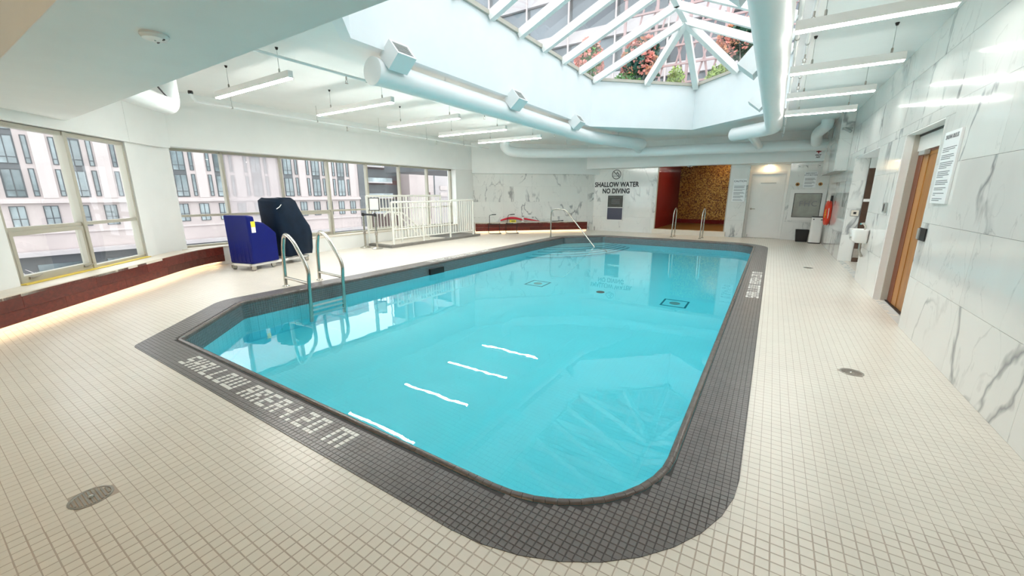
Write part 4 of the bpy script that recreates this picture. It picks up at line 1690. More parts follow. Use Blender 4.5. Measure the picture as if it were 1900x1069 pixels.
t = thing('wall_basin', 'white wall basin with drain pipe on the marble wall', 'basin', (1.25, 9.0, 0.70))
XS = 1.40
rings = []
for z, hx, hy in ((0.70, 0.08, 0.15), (0.74, 0.105, 0.19), (0.90, 0.115, 0.21), (0.92, 0.115, 0.21), (0.915, 0.095, 0.185), (0.88, 0.085, 0.17)):
    rings.append(rr(XS-hx, 8.95, hx, hy, z, 28, 5))
MB().loft(rings).build('bowl', 'white_enamel', t, smooth=45)
mb = MB().tube([(XS-0.03, 9.02, 0.91), (XS-0.03, 9.02, 0.97), (XS-0.07, 8.98, 1.02), (XS-0.11, 8.95, 1.01)], 0.016, 10)
mb.build('tap', 'steel', t, smooth=50)
MB().lathe((XS-0.205, 8.85, 0.80), [(0.03, 0), (0.025, -0.035)], 12, axis='x').build('push_button', 'grey_metal', t)
MB().tube([(XS-0.06, 9.0, 0.71), (XS-0.055, 9.0, 0.55), (XS-0.012, 9.0, 0.45)], 0.02, 10).build('drain_pipe', 'steel_dull', t, smooth=50)
t = thing('card_reader', 'small grey card reader on the marble by the wooden door', 'card reader', (XS, 8.0, 1.25))
MB().box(XS-0.03, XS, 7.93, 8.07, 1.24, 1.38).build('housing', 'grey_metal', t, bevel=0.006)
MB().box(XS-0.033, XS-0.03, 7.95, 8.0, 1.26, 1.36).build('reader_face', 'black', t)
t = thing('door_button', 'square door push plate on the marble return wall', 'switch', (1.56, 11.80, 1.02))
MB(fh).box(1.485, 1.635, 0.006, 0.02, 1.02, 1.16).build('plate', 'grey_metal', t, bevel=0.01)
MB(fh).box(1.535, 1.585, 0.02, 0.026, 1.065, 1.115).build('button', 'print_black', t)
MB(fh).box(1.495, 1.625, 0.019, 0.022, 1.03, 1.15).build('face', 'sill_cream', t)
t = thing('push_pad', 'black door push pad on the marble next to the wooden door', 'switch', (XS, 6.05, 1.0))
MB().box(XS-0.012, XS, 5.92, 6.165, 1.01, 1.145).build('plate', 'black', t, bevel=0.003)
MB().box(XS-0.022, XS-0.012, 6.10, 6.168, 1.02, 1.135).build('lever', 'grey_metal', t)
t = thing('wall_camera', 'small grey wall lamp on the marble bulkhead', 'camera', (1.12, 12.87, 2.95))
mb = MB().box(1.17, 1.37, 12.80, 12.885, 3.0, 3.05)
mb.build('bracket', 'grey_metal', t)
MB().tube([(1.22, 12.83, 3.03), (1.34, 12.76, 2.94)], 0.035, 12).build('lamp_head', 'grey_metal', t, smooth=40)

# ------------------------------------------------------------------ pool rails and ladder
t = thing('pool_ladder', 'stainless steel pool ladder with two hooped handrails', 'ladder', (-6.4, 3.75, 0))
for y in (3.46, 4.06):
    p = bend([(-6.70, y, 0.0), (-6.66, y, 0.62), (-6.56, y, 0.90), (-6.34, y, 0.80), (-5.98, y, 0.36), (-6.02, y, 0.10), (-6.06, y, -1.15)], 0.14, 6)
    r_ = MB().tube(p, 0.029, 14).build('handrail', 'steel', t, smooth=60)
    MB().lathe((-6.70, y, 0.0), [(0.055, 0.001), (0.055, 0.008), (0.03, 0.022), (0.024, 0.03)], 18).build('flange', 'steel', r_, smooth=40)
    MB().tube([(-6.675, y, 0.15), (-6.02, y, 0.13)], 0.024, 10).build('brace', 'steel', t, smooth=50)
for z in (-0.33, -0.58, -0.83):
    MB().box(-6.12, -6.02, 3.46, 4.06, z-0.02, z).build('tread', 'pool_white', t, bevel=0.005)
t = thing('step_handrail', 'stainless handrail sloping down the entry steps into the water', 'handrail', (-6.6, 12.9, 0))
p = bend([(-6.60, 12.90, 0), (-6.60, 12.90, 0.98), (-6.12, 13.05, 0.99), (-4.95, 12.85, -0.20), (-4.45, 12.76, -0.72), (-4.45, 12.76, -1.1)], 0.14, 6)
MB().tube(p, 0.022, 14).build('rail', 'steel', t, smooth=60)
MB().lathe((-6.60, 12.90, 0), [(0.05, 0.001), (0.05, 0.008), (0.026, 0.022)], 16).build('flange', 'steel', t, smooth=40)
for x, lab in ((-2.93, 'hooped steel grab rail before the red part of the glazed room'), (-2.0, 'hooped steel grab rail before the gold part of the glazed room')):
    t = thing('grab_rail', lab, 'handrail', (x, 15.3, 0))
    p = bend([(x, 15.15, 0), (x+0.02, 15.17, 0.9), (x+0.05, 15.32, 1.06), (x+0.05, 15.50, 0.92), (x+0.03, 15.52, 0.0)], 0.16, 6)
    MB().tube(p, 0.021, 12).build('rail', 'steel', t, smooth=60)
    for y in (15.15, 15.52):
        MB().lathe((x+(0 if y < 15.3 else 0.03), y, 0), [(0.05, 0.001), (0.05, 0.008), (0.026, 0.022)], 16).build('flange', 'steel', t, smooth=40)

# ------------------------------------------------------------------ pool lift
t = thing('pool_lift', 'mobile pool lift with blue body and navy covered seat', 'pool lift', (-8.8, 4.3, 0))
AN = R(14)


def fl_(p):      # local: a along the body (away from camera), b across to the left, z
    a, b, z = p
    ca, sa = math.cos(AN), math.sin(AN)
    return (-8.55-a*sa-b*ca, 3.85+a*ca-b*sa, z)


prof = [(0.0, 0.14), (0.60, 0.14), (0.60, 0.72), (0.47, 0.84), (0.34, 0.94), (0.24, 0.965), (0.14, 0.97), (0.13, 1.08), (-0.02, 1.10)]
mb = MB(fl_)
n_ = len(prof)
sec = [(0.0, 0.02), (0.03, 0.0), (0.60, 0.0), (0.63, 0.02)]
v, f_ = [], []
for b_, ins_ in sec:
    ctr = (0.32, 0.55)
    for a_, z_ in prof:
        v.append((a_+(ctr[0]-a_)*ins_*1.0, b_, z_+(ctr[1]-z_)*ins_*1.0))
for i in range(len(sec)-1):
    for j in range(n_):
        j2 = (j+1) % n_
        f_.append((i*n_+j, i*n_+j2, (i+1)*n_+j2, (i+1)*n_+j))
f_.append(tuple(range(n_)))
f_.append(tuple((len(sec)-1)*n_+j for j in range(n_-1, -1, -1)))
mb.add(v, f_)
body = mb.build('body', 'lift_blue', t, bevel=0.02)
for k in range(5):
    MB(fl_).box(-0.010, 0.006, 0.08+0.11*k, 0.12+0.11*k, 0.18, 0.95).build('rib', 'lift_blue', body, bevel=0.006)
MB(fl_).box(0.05, 0.14, -0.004, 0.002, 0.76, 0.98).build('label', 'paper', body)
MB(fl_).box(0.05, 0.14, -0.006, -0.003, 0.87, 0.98).build('label_band', 'label_yellow', body)
mb = MB(fl_)
for b_, a_ in ((0.10, -0.018), (0.50, -0.018)):
    mb.lathe((a_, b_, 1.03), [(0.016, 0.0), (0.016, 0.012)], 12, axis='x')
mb.build('grommet', 'white_enamel', body)
MB(fl_).box(-0.02, 1.42, 0.04, 0.10, 0.095, 0.14).box(-0.02, 1.42, 0.53, 0.59, 0.095, 0.14).box(-0.02, 0.04, 0.04, 0.59, 0.095, 0.14).box(1.36, 1.42, 0.04, 0.59, 0.095, 0.14).box(0.84, 1.0, 0.04, 0.59, 0.10, 0.13).build('chassis', 'white_enamel', t)
for a_, b_ in ((0.03, 0.05), (0.03, 0.58), (0.50, 0.07), (0.50, 0.56), (1.38, 0.07), (1.38, 0.56)):
    c = fl_((a_, b_, 0.045))
    w_ = MB().tube([(c[0]-0.016, c[1]-0.004, c[2]), (c[0]+0.016, c[1]+0.004, c[2])], 0.045, 16).build('caster', 'steel_dull', t, smooth=40)
    c2 = fl_((a_-0.02, b_, 0.0))
    MB().box(c2[0]-0.026, c2[0]-0.019, c2[1]-0.03, c2[1]+0.05, 0.035, 0.097).box(c2[0]+0.019, c2[0]+0.026, c2[1]-0.03, c2[1]+0.05, 0.035, 0.097).build('fork', 'steel', w_)
# draped cover: lofted rings with folds
rings = []
spec = [(0.17, 1.23, 0.30, 0.36, 0.33, 3.0), (0.30, 1.21, 0.30, 0.40, 0.36, 3.0), (0.62, 1.18, 0.30, 0.45, 0.37, 3.2), (0.80, 1.15, 0.30, 0.45, 0.36, 3.2),
        (1.00, 1.08, 0.30, 0.38, 0.34, 3.4), (1.22, 1.01, 0.30, 0.31, 0.33, 4.0), (1.36, 0.98, 0.30, 0.28, 0.31, 4.5), (1.42, 0.98, 0.30, 0.22, 0.26, 4.0)]
n_ = 48
for z_, ca, cb, ha, hb, e_ in spec:
    ring = []
    for j in range(n_):
        an = 2*math.pi*j/n_
        c_, s_ = math.cos(an), math.sin(an)
        fold = 1+0.028*math.sin(an*7+z_*2.0)*max(0, 1.3-z_)+0.02*math.sin(an*13+1.3)*max(0, 1.0-z_)
        ring.append((ca+ha*fold*math.copysign(abs(c_)**(2/e_), c_), cb+hb*fold*math.copysign(abs(s_)**(2/e_), s_), z_+0.012*math.sin(an*3)))
    rings.append(ring)
mb = MB(fl_)
mb.loft(rings)
cv = mb.build('seat_cover', 'cover_navy', t, smooth=35)
mb = MB(fl_)
mb.tube([(0.70, 0.02, 1.20), (0.76, 0.00, 1.24), (0.80, -0.01, 1.29)], 0.008, 6)
mb.build('piping', 'white_enamel', cv)

# ------------------------------------------------------------------ queue posts
def post(x, y, label):
    t = thing('queue_post', label, 'queue post', (x, y, 0), 'queue posts at the ramp')
    MB().lathe((x, y, 0), [(0.15, 0.0), (0.15, 0.012), (0.13, 0.022), (0.05, 0.05), (0.033, 0.06)], 26).build('base', 'steel', t, smooth=35)
    MB().lathe((x, y, 0.05), [(0.030, 0), (0.030, 0.86)], 18).build('pole', 'steel', t, smooth=40)
    MB().lathe((x, y, 0.38), [(0.031, 0), (0.040, 0.02), (0.040, 0.10), (0.031, 0.12)], 18).build('collar', 'steel_dull', t, smooth=40)
    MB().lathe((x, y, 0.90), [(0.035, 0), (0.038, 0.01), (0.038, 0.08), (0.03, 0.09)], 18).build('head', 'black', t, smooth=40)
    return t


post(-9.76, 7.42, 'steel queue post next to the ledge, without a sign')
p2 = post(-9.25, 7.42, 'steel queue post carrying a white framed sign')
MB().box(-9.76, -9.25, 7.41, 7.42, 0.92, 0.97).build('belt', 'black', p2)
fs = lambda p: (-9.25+p[0]*0.77+p[1]*0.63, 7.42+p[0]*0.63-p[1]*0.77, p[2])
mb = MB(fs).box(-0.14, 0.14, -0.015, 0.015, 1.06, 1.078).box(-0.14, 0.14, -0.015, 0.015, 1.392, 1.41).box(-0.14, -0.122, -0.015, 0.015, 1.06, 1.41).box(0.122, 0.14, -0.015, 0.015, 1.06, 1.41)
mb.tube([(0, 0, 0.98), (0, 0, 1.07)], 0.008, 8)
fr_ = mb.build('sign_frame', 'black', p2)
MB(fs).box(-0.122, 0.122, -0.006, 0.006, 1.078, 1.392).build('sign_sheet', 'paper', fr_)

# ------------------------------------------------------------------ ramp platform with white railings
t = thing('entry_platform', 'low grey edged platform beneath the white railings', 'platform', (-9.5, 9.7, 0))
MB().box(-9.98, -9.0, 7.72, 11.9, 0.002, 0.075).build('slab', 'plinth_grey', t, bevel=0.006)
MB().box(-9.97, -9.12, 7.84, 10.1, 0.075, 0.085).build('landing', 'sill_cream', t)


def railing(label, x, y0, y1, zb, zt, posts, mid=None, curl=False):
    t = thing('railing', label, 'railing', (x, (y0+y1)/2, zb-0.1))
    for y in posts:
        MB().tube([(x, y, 0.086), (x, y, zt)], 0.029, 10).build('post', 'white_rail', t, smooth=50)
    MB().tube(bend([(x, y0, zt-0.08), (x, y0, zt), (x, y1, zt)], 0.06, 5), 0.031, 10).build('top_rail', 'white_rail', t, smooth=50)
    MB().tube([(x, y0, zb), (x, y1, zb)], 0.018, 8).build('bottom_rail', 'white_rail', t, smooth=50)
    if mid:
        MB().tube([(x, y0, mid), (x, y1, mid)], 0.018, 8).build('mid_rail', 'white_rail', t, smooth=50)
    y = y0+0.115
    while y < y1-0.03:
        if min(abs(y-p_) for p_ in posts) > 0.05:
            MB().tube([(x, y, zb), (x, y, zt)], 0.013, 6).build('baluster', 'white_rail', t)
        y += 0.118
    return t


railing('white railing along the pool side of the platform', -9.05, 7.85, 10.30, 0.24, 1.28, (7.85, 9.05, 10.30), mid=0.52)
railing('white railing at the bench end of the platform', -9.06, 10.36, 11.55, 0.22, 1.30, (11.55,))
railing('tall white railing against the long windows behind the platform', -9.90, 7.68, 10.80, 0.48, 1.45, (7.68, 9.2, 10.80), mid=1.08)
for k, (x, lab) in enumerate(((-9.62, 'sloping white stair handrail nearer the long windows'), (-9.30, 'sloping white stair handrail nearer the pool side railing'))):
    t = thing('stair_handrail', lab, 'handrail', (x, 8.8, 0.085))
    MB().tube(bend([(x, 8.05, 0.86), (x, 8.12, 0.98), (x, 8.45, 0.98), (x, 9.55, 0.13), (x, 9.58, 0.10)], 0.12, 6), 0.022, 10).build('rail', 'white_rail', t, smooth=50)
    MB().tube([(x, 8.4, 0.087), (x, 8.4, 0.97)], 0.018, 8).build('post', 'white_rail', t, smooth=50)

# ------------------------------------------------------------------ things at the far bench
def walker(ox, label, lean):
    o0 = fr_diag_far((ox, 0.55, 0))
    t = thing('walking_frame', label, 'walking frame', o0)
    g = lambda u, n, z: fr_diag_far((ox+u, 0.55+n, z))
    # black bent-tube frame: floor loop, uprights, crossbar, hand grips
    MB().tube(bend([g(-0.22, -0.15, 0.34), g(-0.22, -0.15, 0.012), g(-0.22, 0.22, 0.012), g(0.22, 0.22, 0.012), g(0.22, -0.15, 0.012), g(0.22, -0.15, 0.34)], 0.05, 4), 0.011, 8).build('floor_loop', 'black', t, smooth=50)
    MB().tube([g(-0.22, -0.15, 0.34), g(0.22, -0.15, 0.34)], 0.011, 8).build('crossbar', 'black', t, smooth=50)
    MB().tube(bend([g(-0.18, -0.15, 0.34), g(-0.18-lean, -0.12, 0.70), g(0.06-lean, -0.02, 0.73)], 0.04, 4), 0.011, 8).build('grip_bar', 'black', t, smooth=50)
    MB().tube([g(-0.10-lean, -0.09, 0.718), g(0.06-lean, -0.02, 0.731)], 0.017, 8).build('hand_grip', 'black_rubber', t, smooth=50)
    return t


walker(0.75, 'black tubular frame by the bench, upright grip bar', 0.0)
walker(1.45, 'black tubular frame by the bench, next to the red float', -0.05)
t = thing('rescue_float', 'red rescue float tube lying on the far bench', 'float', fr_diag_far((1.9, 0.18, 0.40)))
pts = [fr_diag_far((1.05+0.19*k, 0.18, 0.47+0.10*math.sin(k*0.62))) for k in range(6)]
MB().tube(catmull(pts, 5), [0.028+0.018*math.sin(math.pi*j/25) for j in range(26)], 12).build('tube', 'float_red', t, smooth=60)
pts = [fr_diag_far((2.02+0.13*k, 0.18, 0.535-0.022*k)) for k in range(6)]
MB().tube(pts, [0.035, 0.035, 0.03, 0.026, 0.02, 0.008], 12).build('tail', 'float_red', t, smooth=60)
c = fr_diag_far((1.55, 0.19, 0.40))
t = thing('yellow_tag_box', 'small yellow printed box beneath the red float', 'box', c)
MB(lambda p: fr_diag_far((1.55+p[0], 0.19+p[1], 0.40+p[2]))).box(-0.12, 0.12, -0.05, 0.07, 0, 0.09).build('carton', 'label_yellow', t)
MB(lambda p: fr_diag_far((1.55+p[0], 0.19+p[1], 0.40+p[2]))).box(-0.08, 0.08, 0.07, 0.072, 0.03, 0.06).build('print_line', 'print_black', t)
c = fr_diag_far((1.97, 0.16, 0.40))
t = thing('spray_bottle', 'white pump bottle standing among the red floats', 'bottle', c)
MB().lathe(c, [(0.045, 0), (0.05, 0.01), (0.05, 0.13), (0.02, 0.17), (0.018, 0.20)], 16).build('bottle_body', 'white_enamel', t, smooth=40)
MB().tube([(c[0], c[1], c[2]+0.20), (c[0], c[1], c[2]+0.235), (c[0]+0.05, c[1]+0.03, c[2]+0.235)], 0.012, 8).build('pump', 'black', t)
c = fr_diag_far((3.45, 0.2, 0.40))
t = thing('pole_grip', 'short black pole end resting on the far bench', 'pole', c)
MB().tube([fr_diag_far((3.2, 0.2, 0.413)), fr_diag_far((3.62, 0.24, 0.435))], 0.014, 8).build('shaft', 'black', t, smooth=50)
MB().tube([fr_diag_far((3.60, 0.24, 0.434)), fr_diag_far((3.68, 0.247, 0.438))], 0.02, 8).build('tip', 'black_rubber', t, smooth=50)

# ------------------------------------------------------------------ the street outside
KS = 62.0/48.0


def sc(y, z):      # facade layout in the plane x = -62
    return y*KS, CAM_H+(z-CAM_H)*KS


XF = -62.0
GZ = sc(0, -7.0)[1]
t = struct('street')
MB().box(-80, -10.6, -60, 140, GZ-0.5, GZ).build('road', 'street_grey', t)


def facade_window(parent, yc, wd, z0, z1, split, cols, tone=0):
    y0, za = sc(yc-wd/2, z0)
    y1, zb = sc(yc+wd/2, z1)
    key = (round(wd, 3), round(z1-z0, 3), split, cols)
    c = Vector((XF, (y0+y1)/2, za))
    if key not in FW:
        mb = MB()
        W, H = (y1-y0)/2, zb-za
        e = 0.07
        mb.box(-0.05, 0.10, -W, W, 0, e).box(-0.05, 0.10, -W, W, H-e, H).box(-0.05, 0.10, -W, -W+e, e, H-e).box(-0.05, 0.10, W-e, W, e, H-e)
        mb.box(-0.05, 0.08, -W+e, W-e, H*split-e/2, H*split+e/2)
        for k in range(1, cols):
            yy = -W+2*W*k/cols
            mb.box(-0.05, 0.08, yy-e/2, yy+e/2, e, H-e)
        me = bpy.data.meshes.new('window')
        me.from_pydata(mb.v, [], mb.f)
        me.materials.append(MATS['window_dark'])
        gl = MB().box(-0.05, 0.04, -W+e, W-e, e, H-e)
        mg = bpy.data.meshes.new('pane')
        mg.from_pydata(gl.v, [], gl.f)
        mg.materials.append(MATS['window_pane'])
        FW[key] = (me, mg)
    me, mg = FW[key]
    o = bpy.data.objects.new('window', me)
    o.parent = parent
    o.location = c-wpos(parent)
    COL.objects.link(o)
    g = bpy.data.objects.new('pane', mg)
    g.parent = o
    COL.objects.link(g)


FW = {}
bld = thing('office_building', 'pale pink stone office building with vertical window strips', 'building', (XF, 20*KS, GZ))
YL0, YL1 = -24.0, 36.2
ya, yb = sc(YL0, 0)[0], sc(YL1, 0)[0]
MB().box(XF-14, XF, ya, yb, GZ, sc(0, 15.5)[1]).build('stone_wall', 'pink_stone', bld)
for z0, z1, dx in ((0.82, 1.02, 0.35), (1.02, 1.16, 0.22), (-1.55, -1.40, 0.15)):
    MB().box(XF, XF+dx, ya, yb, sc(0, z0)[1], sc(0, z1)[1]).build('cornice', 'pink_stone_pale', bld)
k = -11
while True:
    yc = 16.3+3.45*k
    k += 1
    if yc > YL1-1:
        break
    if yc < -22:
        continue
    y0, _ = sc(yc-0.54, 0)
    y1, _ = sc(yc+0.54, 0)
    MB().box(XF, XF+0.015, y0, y1, sc(0, 1.25)[1], sc(0, 12.6)[1]).build('spandrel_strip', 'dark_facade', bld)
    for r_ in range(4):
        facade_window(bld, yc, 1.0, 1.30+2.42*r_, 3.35+2.42*r_, 0.24, 2)
        for s_ in (-1.02, 1.02):
            facade_window(bld, yc+s_, 0.32, 1.34+2.42*r_, 3.42+2.42*r_, 0.20, 1)
for k in range(-22, 12):
    yc = 16.1+1.72*k
    if yc > YL1-0.8 or yc < -22:
        continue
    facade_window(bld, yc, 0.82, -1.05, 0.62, 0.42, 2)
# stone joints: thin vertical piers between bays
for k in range(-11, 6):
    yc = 16.3+1.72+3.45*k
    if -22 < yc < YL1:
        y0, _ = sc(yc-0.42, 0)
        y1, _ = sc(yc+0.42, 0)
        MB().box(XF, XF+0.10, y0, y1, sc(0, 1.2)[1], sc(0, 15.0)[1]).build('pier', 'pink_stone_pale', bld)
MB().box(XF, XF+0.1, ya, yb, GZ, sc(0, -3.0)[1]).build('shop_front', 'dark_facade', bld)
MB().box(XF+0.1, XF+1.6, ya, yb, sc(0, -3.15)[1], sc(0, -2.85)[1]).build('canopy', 'concrete_pale', bld)
for k in range(13):
    yy = sc(-18+4.0*k, 0)[0]
    MB().box(XF+0.1, XF+0.25, yy, yy+3.6, GZ+0.5, sc(0, -3.9)[1]).build('shop_window', 'window_pane', bld)

b2 = thing('glass_building', 'dark glazed building with pale balcony edges past the pink one', 'building', (XF, 41*KS, GZ))
y0, y1 = sc(36.2, 0)[0], sc(45.2, 0)[0]
MB().box(XF-18, XF-3.0, y0, y1, GZ, sc(0, 14)[1]).build('wall', 'brown_facade', b2)
for r_ in range(5):
    zz = -1.2+2.2*r_
    MB().box(XF-3.0, XF-2.9, y0+0.3, y1-0.3, sc(0, zz+0.35)[1], sc(0, zz+1.9)[1]).build('window_band', 'dark_facade', b2)
    MB().box(XF-3.0, XF-0.9, y0, y1-3.2, sc(0, zz-0.12)[1], sc(0, zz+0.05)[1]).build('balcony_slab', 'concrete_pale', b2)
    MB().box(XF-1.0, XF-0.93, y0, y1-3.2, sc(0, zz+0.05)[1], sc(0, zz+0.62)[1]).build('balcony_glass', 'window_pane', b2)
MB().box(XF-3.0, XF+0.1, y0, y0+1.3, GZ, sc(0, 12)[1]).build('corner_strip', 'dark_facade', b2)
b3 = thing('stone_building', 'pale pink building with blank stone wall seen past the dark one', 'building', (XF, 52*KS, GZ))
y0, y1 = sc(45.2, 0)[0], sc(50.5, 0)[0]
MB().box(XF-14, XF+0.4, y0, y1, GZ, sc(0, 14)[1]).build('wall', 'pink_stone', b3)
y2 = sc(58, 0)[0]
MB().box(XF-14, XF-0.6, y1, y2, GZ, sc(0, 14)[1]).build('wall', 'concrete_pale', b3)
MB().box(XF-0.6, XF-0.5, y1+0.2, sc(51.6, 0)[0], sc(0, 1.2)[1], sc(0, 12)[1]).build('window_strip', 'dark_facade', b3)
MB().box(XF+0.4, XF+0.5, sc(48.9, 0)[0], sc(49.6, 0)[0], sc(0, -2.5)[1], sc(0, 1.8)[1]).build('recess', 'brown_facade', b3)
for zz in (1.1, 2.2):
    MB().box(XF-0.6, XF-0.45, sc(52.8, 0)[0], sc(54.6, 0)[0], sc(0, zz)[1], sc(0, zz+0.7)[1]).build('panel', 'pink_stone_pale', b3)
b4 = thing('cream_building', 'cream gabled building at the end of the long windows', 'building', (XF, 60*KS, GZ))
MB().box(XF-10, XF+6, y2, y2+22, GZ, sc(0, 3.4)[1]).build('wall', 'pink_stone_pale', b4)
MB().prism([(XF-11, y2), (XF+7, y2), (XF+7, y2+23), (XF-11, y2+23)], sc(0, 3.4)[1], sc(0, 3.65)[1]).build('roof', 'sill_cream', b4)


def limb(mb, p, d, L, r, depth, rg):
    pts = [p]
    q_ = p
    for k in range(3):
        d = (d+Vector((rg.uniform(-.2, .2), rg.uniform(-.2, .2), rg.uniform(-.1, .15)))).normalized()
        q_ = q_+d*L/3
        pts.append(q_)
    mb.tube(pts, [r, r*0.85, r*0.7, r*0.55], 6)
    if depth > 0:
        for k in range(3):
            s_ = pts[1+k % 3]
            nd = (d+Vector((rg.uniform(-1, 1), rg.uniform(-1, 1), rg.uniform(-0.2, 0.7)))).normalized()
            limb(mb, s_, nd, L*0.68, r*0.5, depth-1, rg)


for (tx, ty), lab, hgt in (((-34.0, 3.5), 'bare pale street tree below the corner window', 4.2), ((-38.0, 15.5), 'bare pale street tree below the long windows', 3.6)):
    t = thing('street_tree', lab, 'tree', (tx, ty, GZ))
    rg = random.Random(int(tx*10))
    mb = MB()
    mb.tube([(tx, ty, GZ), (tx+0.1, ty, GZ+2), (tx, ty+0.1, GZ+hgt)], [0.17, 0.14, 0.11], 8)
    mb.build('trunk', 'bark', t, smooth=60)
    mb = MB()
    for k in range(6):
        an = k*1.05
        limb(mb, Vector((tx, ty, GZ+hgt-0.3*(k % 3))), Vector((math.cos(an), math.sin(an), 0.9)).normalized(), 2.0, 0.07, 2, rg)
    mb.build('branches', 'concrete_pale', t)

# ------------------------------------------------------------------ roof terrace seen through the skylight
t = struct('roof_terrace')
MB().holed([(14, -8), (14, 60), (-10.6, 60), (-10.6, -8)], offset_poly(HEX, 0.32), 4.50, 4.56).build('deck', 'concrete_pale', t)
tw = thing('tower_block', 'tower with pale spandrel bands and grey glazing above the skylight', 'building', (-10, 38, 4.56))
TY = 34.0
MB().box(-40, 16, TY, TY+12, 4.0, 60).build('core', 'dark_facade', tw)
zz = 6.6
while zz < 58:
    MB().box(-40, 16, TY-0.35, TY, zz, zz+0.85).build('spandrel_band', 'concrete_pale', tw)
    for k in range(14):
        MB().box(-39.8+4.0*k, -36.2+4.0*k, TY-0.08, TY, zz+0.95, zz+3.4).build('window', 'tower_glass', tw)
    zz += 3.5
for k in range(15):
    MB().box(-40.06+4.0*k, -39.94+4.0*k, TY-0.42, TY-0.3, 4.6, 58).build('fin', 'pink_stone_pale', tw)

la = thing('garden_trellis', 'tall rose brown trellis of rails and slanted slats on the roof', 'trellis', (-3.0, 18.5, 4.56))
LY = 18.6
for x in (-6.2, -4.9, -3.6, -2.3, -1.0, 0.4):
    MB().box(x-0.05, x+0.05, LY-0.05, LY+0.05, 4.56, 9.8).build('post', 'lattice', la)
for z in (5.2, 5.9, 6.6, 7.3, 8.0, 8.7, 9.4):
    MB().box(-6.3, 0.5, LY-0.08, LY-0.02, z-0.035, z+0.035).build('rail', 'lattice', la)
for k in range(13):
    x = -6.2+0.5*k
    MB().tube([(x, LY+0.03, 6.0), (x+0.75, LY+0.03, 8.9)], 0.04, 5).build('slat', 'lattice', la)
for k in range(7):
    x = -5.9+0.9*k
    MB().tube([(x+0.6, LY+0.05, 5.0), (x, LY+0.05, 7.8)], 0.045, 5).build('slat', 'lattice', la)


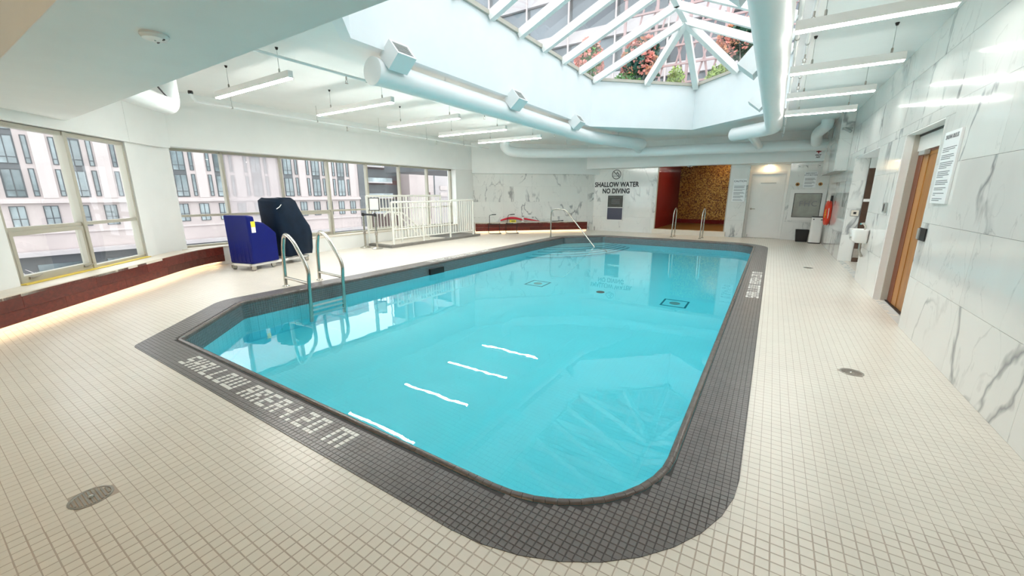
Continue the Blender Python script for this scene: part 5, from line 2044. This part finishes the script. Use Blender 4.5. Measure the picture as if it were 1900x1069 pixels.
def shrub(name, label, c, rx, ry, rz, leaf, n, blossoms=(), lsz=0.09, seed=1, cat='shrub'):
    """leafy shrub: stems, leaf blades and round blossoms"""
    rg = random.Random(seed)
    t = thing(name, label, cat, (c[0], c[1], 4.56))
    mb = MB()
    for k in range(7):
        an = k*0.9
        mb.tube([(c[0], c[1], 4.56), (c[0]+0.3*rx*math.cos(an), c[1]+0.3*ry*math.sin(an), (4.56+c[2])/2), (c[0]+0.7*rx*math.cos(an), c[1]+0.7*ry*math.sin(an), c[2]+0.4*rz*math.sin(k*2.1))], [0.03, 0.022, 0.01], 5)
    mb.build('stems', 'bark', t)
    mb = MB()
    for k in range(n):
        while True:
            p = Vector((rg.uniform(-1, 1), rg.uniform(-1, 1), rg.uniform(-1, 1)))
            if 0.3 < p.length < 1:
                break
        q_ = Vector((c[0]+p.x*rx, c[1]+p.y*ry, c[2]+p.z*rz))
        d = Vector((rg.uniform(-1, 1), rg.uniform(-1, 1), rg.uniform(-0.6, 1))).normalized()
        s_ = d.cross(Vector((rg.uniform(-1, 1), rg.uniform(-1, 1), rg.uniform(-1, 1)))).normalized()
        l_ = lsz*rg.uniform(0.7, 1.4)
        u_ = d.cross(s_)*l_*0.12
        mb.add([q_, q_+d*l_*0.5+s_*l_*0.3+u_, q_+d*l_, q_+d*l_*0.5-s_*l_*0.3+u_], [(0, 1, 2), (0, 2, 3)])
    o = mb.build('leaves', leaf, t, fix=False)
    o['kind'] = 'stuff'
    for k, (bm_, nb, br) in enumerate(blossoms):
        for j in range(nb):
            an, el = rg.uniform(0, 6.28), rg.uniform(-0.7, 1.2)
            q_ = (c[0]+rx*0.98*math.cos(an)*math.cos(el), c[1]+ry*0.98*math.sin(an)*math.cos(el), c[2]+rz*0.98*math.sin(el))
            r2 = br*rg.uniform(0.7, 1.3)
            m2 = MB()
            for e_ in range(22):
                d = Vector((rg.uniform(-1, 1), rg.uniform(-1, 1), rg.uniform(-1, 1))).normalized()
                s_ = d.cross(Vector((rg.uniform(-1, 1), rg.uniform(-1, 1), 1))).normalized()
                p0 = Vector(q_)+d*r2*0.5
                m2.add([p0, p0+d*r2*0.5+s_*r2*0.45, p0+d*r2*0.95, p0+d*r2*0.5-s_*r2*0.45], [(0, 1, 2, 3)])
            m2.build('blossom', bm_, t, fix=False)
    return t


shrub('flowering_shrub', 'coral flowering shrub behind the skylight glass, near the corner nearest the windows', (-4.55, 15.6, 6.05), 0.62, 0.5, 0.75, 'leaf_dark', 900, (('blossom', 60, 0.11), ('blossom_orange', 30, 0.10)), 0.17, 3)
shrub('flowering_shrub', 'coral flowering shrub behind the skylight glass, on the marble wall side', (-1.35, 15.6, 6.15), 0.75, 0.5, 0.55, 'leaf_dark', 800, (('blossom', 52, 0.115), ('blossom_orange', 30, 0.11)), 0.17, 4)
shrub('flowering_shrub', 'pink flowering shrub growing beside the slope of the skylight', (-6.1, 14.7, 6.1), 0.4, 0.5, 0.6, 'leaf_green', 450, (('blossom', 46, 0.12),), 0.14, 8)
shrub('leafy_shrub', 'bright green shrub at the skylight curb below the coral flowers', (-5.0, 15.3, 5.22), 0.65, 0.4, 0.45, 'leaf_green', 900, (), 0.10, 5)
shrub('leafy_shrub', 'small light green plant before the middle of the trellis', (-3.35, 15.6, 5.3), 0.28, 0.25, 0.42, 'leaf_pale', 500, (), 0.10, 6)
shrub('leafy_shrub', 'pale yellow green plant by the skylight curb, marble wall side', (-1.9, 15.4, 5.2), 0.45, 0.3, 0.32, 'leaf_pale', 600, (), 0.10, 7)
t = thing('planter_box', 'dark planter box on the roof behind the skylight tip', 'planter', (-3.0, 15.6, 4.56))
MB().box(-6.0, -0.4, 15.2, 16.0, 4.56, 4.95).build('trough', 'lattice', t)
MB().box(-5.95, -0.45, 15.25, 15.95, 4.95, 4.97).build('soil', 'bark', t)
